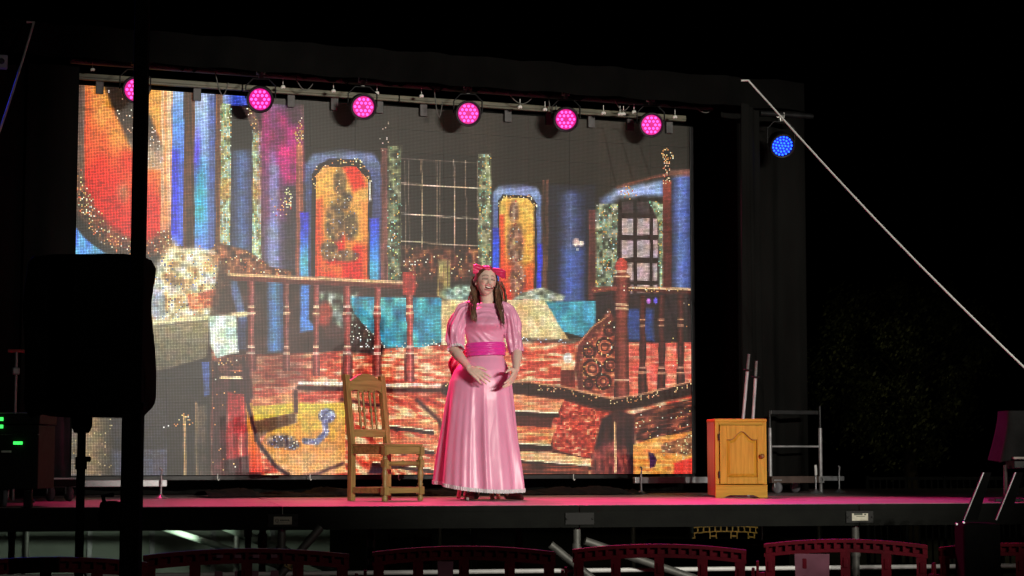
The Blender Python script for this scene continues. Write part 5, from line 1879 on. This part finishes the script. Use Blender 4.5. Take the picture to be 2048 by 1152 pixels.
def performer():
    c = far(962, 1000, PT)
    mb = MB()
    # trunk and limbs (mostly under the dress)
    capsule(mb, [V3(972, 712, .02), V3(972, 680, .01), V3(972, 640, .0), V3(972, 615, .005)], [.085, .085, .080, .060], 20)
    capsule(mb, [V3(920, 632, .02), V3(972, 628, .02), V3(1022, 633, .02)], [.038, .045, .038], 16)
    capsule(mb, [V3(974, 622, .022), V3(974, 604, .008), V3(972, 584, -.012)], [.050, .048, .048], 18)
    capsule(mb, [V3(955, 745, .03), V3(950, 850, .02), V3(950, 960, .03), V3(950, 985, .03)], [.060, .058, .045, .036], 16)
    capsule(mb, [V3(986, 745, .03), V3(1002, 850, .02), V3(1018, 960, .03), V3(1020, 985, .03)], [.060, .058, .045, .036], 16)
    # image-left arm
    eR, wR = V3(906, 699, -.03), V3(937, 738, -.20)
    capsule(mb, [V3(920, 632, .01), V3(911, 665, .0), eR], [.034, .034, .036], 16)
    capsule(mb, [eR, eR.lerp(wR, .35), wR.lerp(eR, .2), wR], [.038, .039, .028, .025], 16)
    hand(mb, wR + (wR - eR).normalized() * .012, Vector((.105, -.07, -.075)), Vector((.35, .75, -.5)), Vector((.6, -.3, .7)), .30, .16, .98)
    # image-right arm
    eL, wL = V3(1034, 700, -.02), V3(1031, 742, -.19)
    capsule(mb, [V3(1022, 633, .01), V3(1031, 665, .0), eL], [.034, .034, .036], 16)
    capsule(mb, [eL, eL.lerp(wL, .35), wL.lerp(eL, .2), wL], [.038, .038, .028, .025], 16)
    hand(mb, wL + (wL - eL).normalized() * .010, Vector((-.045, -.075, -.095)), Vector((-.85, .3, .2)), Vector((-.3, -.7, .35)), .28, .16, .98)
    # head and ears
    hp = head_points()
    ring = []
    for row in hp:
        ring.append([HEAD_R @ Vector(p) + HEAD_C for p in row])
    mb.grid(ring, True)
    for s in (-1, 1):
        e = [Vector((s * .073, .012, .012)), Vector((s * .082, .020, .004)), Vector((s * .080, .018, -.016)), Vector((s * .072, .010, -.028))]
        capsule(mb, [HEAD_R @ q + HEAD_C for q in e], [.010, .012, .009, .008], 8)
    me = mb.mesh('performer_cage', 'black_paint')
    tmp = link('cage', me)
    rm = tmp.modifiers.new('r', 'REMESH')
    rm.mode = 'VOXEL'
    rm.voxel_size = .0042
    sm = tmp.modifiers.new('s', 'SMOOTH')
    sm.factor, sm.iterations = .5, 3
    dg = bpy.context.evaluated_depsgraph_get()
    body = bpy.data.meshes.new_from_object(tmp.evaluated_get(dg))
    bpy.data.objects.remove(tmp, do_unlink=True)
    body.materials.clear()
    # skin colour per vertex: complexion, blush, lips, brows, lashes
    n = len(body.vertices)
    co = np.zeros(n * 3)
    body.vertices.foreach_get('co', co)
    co = co.reshape(-1, 3)
    inv = np.array(HEAD_R.inverted())
    hl = (co - np.array(HEAD_C)) @ inv.T
    colr = np.tile(np.array([.85, .60, .50]), (n, 1))
    isf = (hl[:, 1] < -.03) & (hl[:, 2] > -.125) & (hl[:, 2] < .12) & (np.abs(hl[:, 0]) < .09)
    x, z = hl[:, 0], hl[:, 2]

    def mix(m, c_):
        m = np.clip(m, 0, 1)[:, None]
        colr[:] = colr * (1 - m) + np.array(c_) * m

    for s in (-1, 1):
        mix(isf * .5 * np.exp(-((x - s * .046) / .018) ** 2 - ((z + .026) / .018) ** 2), (.62, .19, .17))
        arc = -.004 + .010 * np.clip(1 - ((x - s * .031) / .018) ** 2, -1, 1) * .0
        mix(isf * (np.abs(x - s * .031) < .019) * np.exp(-((z + .004 + .10 * (x - s * .031) ** 2 * 20) / .0042) ** 2) * 1.0, (.03, .015, .015))
        mix(isf * (np.abs(x - s * .031) < .019) * np.exp(-((z - .007) / .007) ** 2) * .45, (.40, .17, .18))
        mix(isf * (np.abs(x - s * .030) < .022) * np.exp(-((z - .0235 + 12 * (x - s * .028) ** 2) / .0036) ** 2) * .9, (.10, .05, .03))
    mz = -.066 + .010 * (x / .03) ** 2
    mix(isf * (np.abs(x) < .026) * np.exp(-((z - mz - .0105) / .0052) ** 2), (.50, .13, .15))
    mix(isf * (np.abs(x) < .024) * np.exp(-((z - mz + .0125) / .0060) ** 2), (.52, .14, .16))
    mix(isf * (np.abs(x) < .022) * (np.exp(-((z - mz) / .0048) ** 6)) * (hl[:, 1] > -.094), (.10, .02, .02))
    ca = body.attributes.new('complexion', 'FLOAT_COLOR', 'POINT')
    rgba = np.ones((n, 4), np.float32)
    rgba[:, :3] = colr
    ca.data.foreach_set('color', rgba.ravel())
    skin = mat('skin', (.56, .315, .225), .48, 0, .06, 30, .08, 160, spec=.4)
    nt = skin.node_tree
    vc = _n(nt, 'ShaderNodeVertexColor', layer_name='complexion')
    nt.links.new(vc.outputs[0], nt.nodes['Principled BSDF'].inputs['Base Color'])
    nt.nodes['Principled BSDF'].inputs['Subsurface Weight'].default_value = .12
    nt.nodes['Principled BSDF'].inputs['Subsurface Radius'].default_value = (.012, .005, .003)
    body.materials.append(skin)
    body.polygons.foreach_set('use_smooth', [True] * len(body.polygons))
    body.name = 'person'
    root = link('person', body, None, (c.x, c.y, DECK), (0, 0, CAMF - math.atan((962 - 1024) / 3795)))
    tag(root, 'singing performer in a long pink satin dress with bow, arms lowered, centre stage', 'person')

    # ---- satin
    def satin(name, rgb, scale, st, strength):
        m = mat(name, rgb, .34, .0, .06, 3.0, 0, 1, spec=.55, sheen=.2, rvary=.06)
        nt = m.node_tree
        b = nt.nodes['Principled BSDF']
        tc = [q for q in nt.nodes if q.type == 'TEX_COORD'][0]
        mp = _n(nt, 'ShaderNodeMapping')
        mp.inputs['Scale'].default_value = st
        nt.links.new(tc.outputs['Object'], mp.inputs[0])
        no = _n(nt, 'ShaderNodeTexNoise')
        no.inputs['Scale'].default_value = scale
        no.inputs['Detail'].default_value = 2.5
        no.inputs['Distortion'].default_value = .8
        nt.links.new(mp.outputs[0], no.inputs['Vector'])
        bp = _n(nt, 'ShaderNodeBump')
        bp.inputs['Strength'].default_value = strength
        bp.inputs['Distance'].default_value = .03
        nt.links.new(no.outputs[0], bp.inputs['Height'])
        nt.links.new(bp.outputs[0], b.inputs['Normal'])
        b.inputs['Anisotropic'].default_value = .3
        return m

    sat_sk = satin('pink_satin_skirt', (.88, .37, .58), 5, (1.6, 1.6, .4), .22)
    sat_bo = satin('pink_satin_bodice', (.88, .37, .57), 7, (1, 1, 1.3), .45)
    sash_m = satin('sash_satin', (.86, .045, .42), 14, (.5, .5, 2.5), .5)
    bow_m = satin('bow_satin', (.78, .03, .14), 18, (1, 1, 1), .4)
    lace_m = mat('lace', (.80, .76, .80), .8, 0, .15, 60, .5, 300)

    # ---- skirt
    zk = [.05, .12, .213, .43, .718, .86, .935, .985, 1.03, 1.06]
    cxk = [-.007, -.007, -.009, -.012, -.009, -.004, .004, .014, .026, .030]
    rxk = [.306, .303, .295, .270, .240, .222, .200, .170, .138, .134]
    ryk = [.270, .265, .255, .225, .185, .172, .158, .138, .112, .106]
    na, nz_ = 300, 120
    fold = [(4, .35, .9), (7, 1.7, 1.0), (11, .4, .8), (16, 2.2, .35)]

    fr_ = np.random.RandomState(23)
    FOLDS = []
    ang = 0.0
    while ang < 2 * math.pi:
        wd = fr_.uniform(.045, .16)
        FOLDS.append((ang, wd, fr_.uniform(.45, 1.15) * (1 if fr_.rand() < .72 else -.7), fr_.uniform(.45, 1.05), fr_.normal(0, .10)))
        ang += wd * fr_.uniform(1.3, 2.6)

    def skirt_pt(a, t, grow=0.0):
        x0, y0 = math.cos(a), math.sin(a)
        hem = .086 + .030 * (-x0) * .9 + .016 * x0 * x0 - .020 * max(0, -y0) * .7
        z = hem + (1.06 - hem) * t
        rx, ry, cx = np.interp(z, zk, rxk), np.interp(z, zk, ryk), np.interp(z, zk, cxk)
        amp = np.interp(t, [0, .35, .7, .93, 1], [.090, .075, .052, .020, 0])
        f = 0
        for (a0, wd, am, t0, dr) in FOLDS:
            da = (a - a0 - dr * (1 - t) + math.pi) % (2 * math.pi) - math.pi
            if abs(da) < 3 * wd:
                f += am * math.exp(-(da / wd) ** 2) * min(1, max(0, (t0 - t) / .35 + .25))
        q = 1 + amp * f + grow
        return (cx + rx * x0 * q, .03 + ry * y0 * q, z)

    rows = [[skirt_pt(2 * math.pi * i / na, k / nz_) for i in range(na)] for k in range(nz_ + 1)]
    dress = MB().grid(rows, True).build('skirt', sat_sk, root)
    lr = []
    for k in range(5):
        row = []
        for i in range(na * 2):
            a = math.pi * i / na
            p = skirt_pt(a, .0, .012)
            wv = .0035 * math.sin(a * 143 + 3 * math.sin(a * 17))
            row.append((p[0] + wv * math.cos(a), p[1] + wv * math.sin(a), p[2] + .012 - .024 * k / 4 - (.004 * abs(math.sin(a * 55)) if k == 4 else 0)))
        lr.append(row)
    MB().grid(lr, True).build('lace_hem', lace_m, dress)

    # ---- bodice
    zb = [1.045, 1.09, 1.133, 1.19, 1.235, 1.27, 1.31, 1.345, 1.372, 1.392, 1.408, 1.418]
    rxb = [.134, .133, .133, .142, .154, .160, .168, .178, .160, .128, .098, .084]
    ryb = [.104, .102, .102, .106, .110, .112, .110, .102, .092, .084, .074, .068]
    cxb = [.030, .030, .030, .028, .028, .030, .034, .036, .037, .038, .039, .040]
    na = 160
    rows = []
    for k in range(71):
        z = 1.045 + (1.418 - 1.045) * k / 70
        rx, ry, cx = np.interp(z, zb, rxb), np.interp(z, zb, ryb), np.interp(z, zb, cxb)
        row = []
        for i in range(na):
            a = 2 * math.pi * i / na
            x0, y0 = math.cos(a), math.sin(a)
            fr = max(0, -y0)
            x = cx + rx * x0
            bust = 0
            for s in (-1, 1):
                dx, dz = (x - .030 - s * .066) / .060, (z - 1.262) / (.050 if z > 1.262 else .032)
                bust += .058 * math.exp(-dx * dx - dz * dz)
            bust += .018 * math.exp(-((x - .03) / .05) ** 2 - ((z - 1.262) / .04) ** 2)
            cowl = 0
            u = z - 1.418 + 3.2 * (x - .04) ** 2
            cowl = .007 * math.sin(u * 150 + 8 * x) * math.exp(-((z - 1.365) / .055) ** 2)
            wr = .004 * math.sin(z * 120 + 9 * math.sin(x * 14)) * math.exp(-((z - 1.17) / .04) ** 2)
            row.append((x, .012 + ry * y0 - fr * (bust + cowl + wr), z + .006 * x0 * x0 * (z > 1.40)))
        rows.append(row)
    MB().grid(rows, True).build('bodice', sat_bo, root)

    # ---- sash with its tied tail
    rows = []
    for k in range(19):
        t = k / 18
        z = 1.038 + .095 * t
        g = .010 + .005 * math.sin(t * math.pi) + .0035 * math.sin(t * 25)
        rows.append([(.030 + (.134 + g + .002 * math.sin(t * 25 + 3 * a)) * math.cos(a), .012 + (.104 + g + .003 * math.sin(t * 19 + 2 * a)) * math.sin(a), z + .006 * math.cos(a + .6)) for a in np.linspace(0, 2 * math.pi, 97)[:-1]])
    sash = MB().grid(rows, True).build('sash', sash_m, root)
    tail = []
    for k in range(15):
        t = k / 14
        ctr = V3(930 - 26 * math.sin(t * 2.2), 694 + 62 * t, .09 - .03 * t)
        w = .018 + .030 * math.sin(math.pi * min(1, t * 1.2 + .1))
        tail.append([ctr + Vector(((j / 8 - .5) * 2 * w, .014 * math.sin(j * 1.6 + 3 * t), .012 * math.sin(j * .8))) for j in range(9)])
    MB().grid(tail).build('sash_tail', bow_m, sash)

    # ---- puffed sleeves with lace cuffs
    def sleeve(path, rads, seed, cuff):
        path = [Vector(p) for p in path]
        r = np.random.RandomState(seed)
        nn, na_ = 46, 72
        rows = []
        L = len(path) - 1
        u = None
        for k in range(nn + 1):
            t = k / nn * L
            i = min(int(t), L - 1)
            # catmull-rom through the arm line
            p0, p1, p2, p3 = path[max(i - 1, 0)], path[i], path[i + 1], path[min(i + 2, L)]
            f = t - i
            c_ = .5 * ((2 * p1) + (p2 - p0) * f + (2 * p0 - 5 * p1 + 4 * p2 - p3) * f * f + (3 * p1 - p0 - 3 * p2 + p3) * f ** 3)
            d = ((p2 - p0) * .5 * (1 - f) + (p3 - p1) * .5 * f).normalized()
            if u is None:
                u = d.cross(Vector((0, 1, 0))).normalized()
            u = (u - d * u.dot(d)).normalized()
            w = d.cross(u)
            R = np.interp(k / nn, np.linspace(0, 1, len(rads)), rads)
            amp = .008 * math.sin(math.pi * k / nn) + .003
            row = []
            for j in range(na_):
                a = 2 * math.pi * j / na_
                o = amp * (math.sin(4 * a + 7 * k / nn + seed) * .7 + math.sin(9 * a + seed * 2 - 4 * k / nn) * .6 + .5 * math.sin(15 * k / nn + 2 * a))
                if k > nn - 6:
                    o += .004 * math.sin(18 * a) * (k - nn + 6) / 6
                row.append(c_ + (u * math.cos(a) + w * math.sin(a)) * (R + o))
            rows.append(row)
        s = MB().grid(rows, True).build('sleeve', sat_bo, root)
        if cuff:
            lr = []
            last, ctr = rows[-1], sum(rows[-1], Vector()) / na_
            for k in range(4):
                lr.append([p + (p - ctr) * (.02 + .05 * k + .05 * math.sin(j * 1.7) * (k > 1)) + (path[-1] - path[-2]).normalized() * .008 * k for j, p in enumerate(last)])
            MB().grid(lr, True).build('lace_cuff', lace_m, s)

    sleeve([V3(946, 613, .005), V3(926, 620, .0), V3(915, 645, -.005), V3(909, 675, -.015), V3(911, 694, -.045)], [.046, .048, .054, .063, .066, .052], 2, True)
    sleeve([V3(1000, 613, .005), V3(1016, 622, .0), V3(1023, 648, -.005), V3(1028, 680, -.012), V3(1033, 706, -.03)], [.048, .050, .053, .056, .058, .052], 5, False)

    # ---- hair: cap plus long locks
    hair_m = mat('brown_hair', (.22, .115, .066), .42, 0, .5, 16, .5, 60, spec=.5, stretch=(3, 3, .3), second=(.075, .038, .023))
    rows = []
    for k in range(25):
        p = math.pi * (k / 24) * .62
        row = []
        for i in range(64):
            a = 2 * math.pi * i / 64
            fr = max(0, -math.sin(a))
            pp = p * (1 - .56 * fr ** 1.3)
            v = Vector((math.sin(pp) * math.cos(a) * .085, math.sin(pp) * math.sin(a) * .104 + .004, math.cos(pp) * .119))
            v *= 1 + .012 * math.sin(a * 23)
            row.append(HEAD_R @ v + HEAD_C)
        rows.append(row)
    hair = MB().grid(rows, True)
    r = np.random.RandomState(9)

    def lock(pts, w, nst, thick):
        pts = [Vector(p) for p in pts]
        for k in range(nst):
            o = Vector((r.normal(0, 1) * w, r.normal(0, 1) * w * .6, 0))
            ph = r.uniform(0, 6)
            q = []
            L = len(pts) - 1
            cut = 1 - .22 * r.rand()
            for j in range(17):
                t = j / 16 * cut * L
                i = min(int(t), L - 1)
                c_ = pts[i].lerp(pts[i + 1], t - i)
                sp = .5 + .8 * math.sin(math.pi * min(1, (j / 16) * .75 + .15))
                q.append(c_ + o * sp + Vector((.006 * math.sin(j * .7 + ph), .005 * math.cos(j * .6 + ph), 0)))
            hair.tube(q, [thick * (.7 + .3 * math.sin(math.pi * j / 16)) * (1 if j < 13 else (17 - j) / 4.2) for j in range(17)], 6)

    lock([V3(949, 552, -.02), V3(946, 575, -.02), V3(947, 600, -.05), V3(947, 622, -.115), V3(948, 640, -.135), V3(951, 650, -.145)], .0070, 34, .0030)
    lock([V3(993, 560, .0), V3(994, 578, .0), V3(996, 600, -.04), V3(1001, 622, -.11), V3(1005, 642, -.130), V3(1008, 662, -.120)], .0070, 34, .0030)
    lock([V3(960, 560, .06), V3(958, 600, .08), V3(960, 640, .11), V3(965, 670, .13)], .030, 55, .0055)
    lock([V3(985, 560, .06), V3(988, 600, .08), V3(985, 640, .11), V3(982, 670, .13)], .030, 55, .0055)
    hair.build('hair', hair_m, root)

    # ---- ribbon band and bow on the crown
    bow = MB()
    def lobe(side, L, hgt, tilt, y0):
        rows = []
        for k in range(19):
            t = k / 18
            w = hgt * (.30 + .70 * t ** .8) * (1 - .25 * max(0, t - .8) / .2)
            cz = tilt * t * L - .012 * t * t
            row = []
            for j in range(25):
                a = 2 * math.pi * j / 24
                row.append(Vector((side * L * t, y0 + .016 * math.cos(a) * (.35 + t) + .010 * math.sin(3 * a + 5 * t) * t, cz + w * math.sin(a) + .008 * math.sin(3 * a + 4 * t) * t)))
            rows.append(row)
        return rows
    bc = V3(973, 538, -.070)
    for side, L, hg, tl in ((-1, .100, .034, .10), (1, .136, .032, -.22)):
        bow.grid([[bc + p for p in row] for row in lobe(side, L, hg, tl, 0)])
    capsule(bow, [bc + Vector((-.012, -.016, .004)), bc + Vector((.014, -.016, .0))], [.017, .016], 12)
    bow.build('hair_bow', bow_m, root)

    # ---- teeth, headset microphone, shoes, earring
    tt = []
    for k in range(3):
        tt.append([HEAD_R @ Vector(((i / 12 - .5) * .034, -.079 + 7.0 * ((i / 12 - .5) * .034) ** 2, -.0585 - .0042 * k + .010 * ((i / 12 - .5) * 1.3) ** 2)) + HEAD_C for i in range(13)])
    MB().grid(tt).build('teeth', mat('enamel', (.80, .78, .70), .3, 0, .05, 20), root)
    mk = MB().tube([HEAD_R @ Vector(p) + HEAD_C for p in ((.080, .01, -.012), (.074, -.035, -.040), (.058, -.075, -.058), (.038, -.097, -.062))], .0028, 8)
    capsule(mk, [HEAD_R @ Vector(p) + HEAD_C for p in ((.040, -.096, -.062), (.030, -.102, -.063))], [.0055, .0055], 8)
    mk.build('headset_microphone', 'black_paint', root)
    shoe_m = mat('oxblood_leather', (.085, .012, .014), .35, 0, .3, 20, .1, 60)
    for px, yaw in ((948, .25), (1022, -.45)):
        rows = []
        for k in range(17):
            t = k / 16
            L = .25 * (t - .28)
            w = .042 * (math.sin(math.pi * min(1, .12 + t * .86)) ** .5) * (1 if t > .3 else .85)
            h = np.interp(t, [0, .25, .5, .8, 1], [.075, .085, .060, .042, .020])
            row = []
            for j in range(20):
                a = 2 * math.pi * j / 20
                x, z = w * math.cos(a), (h / 2) * (1 + math.copysign(abs(math.sin(a)) ** .7, math.sin(a)))
                yy = .03 - L
                row.append((PX(px) + x * math.cos(yaw) - (-L) * math.sin(yaw) * -1, yy * 1.0 + x * math.sin(yaw), z + .002))
            rows.append(row)
        sh = MB().grid(rows, True)
        sh.add(rows[-1], [tuple(range(20))])
        sh.add(rows[0], [tuple(range(20))])
        sh.build('shoe', shoe_m, root)


performer()
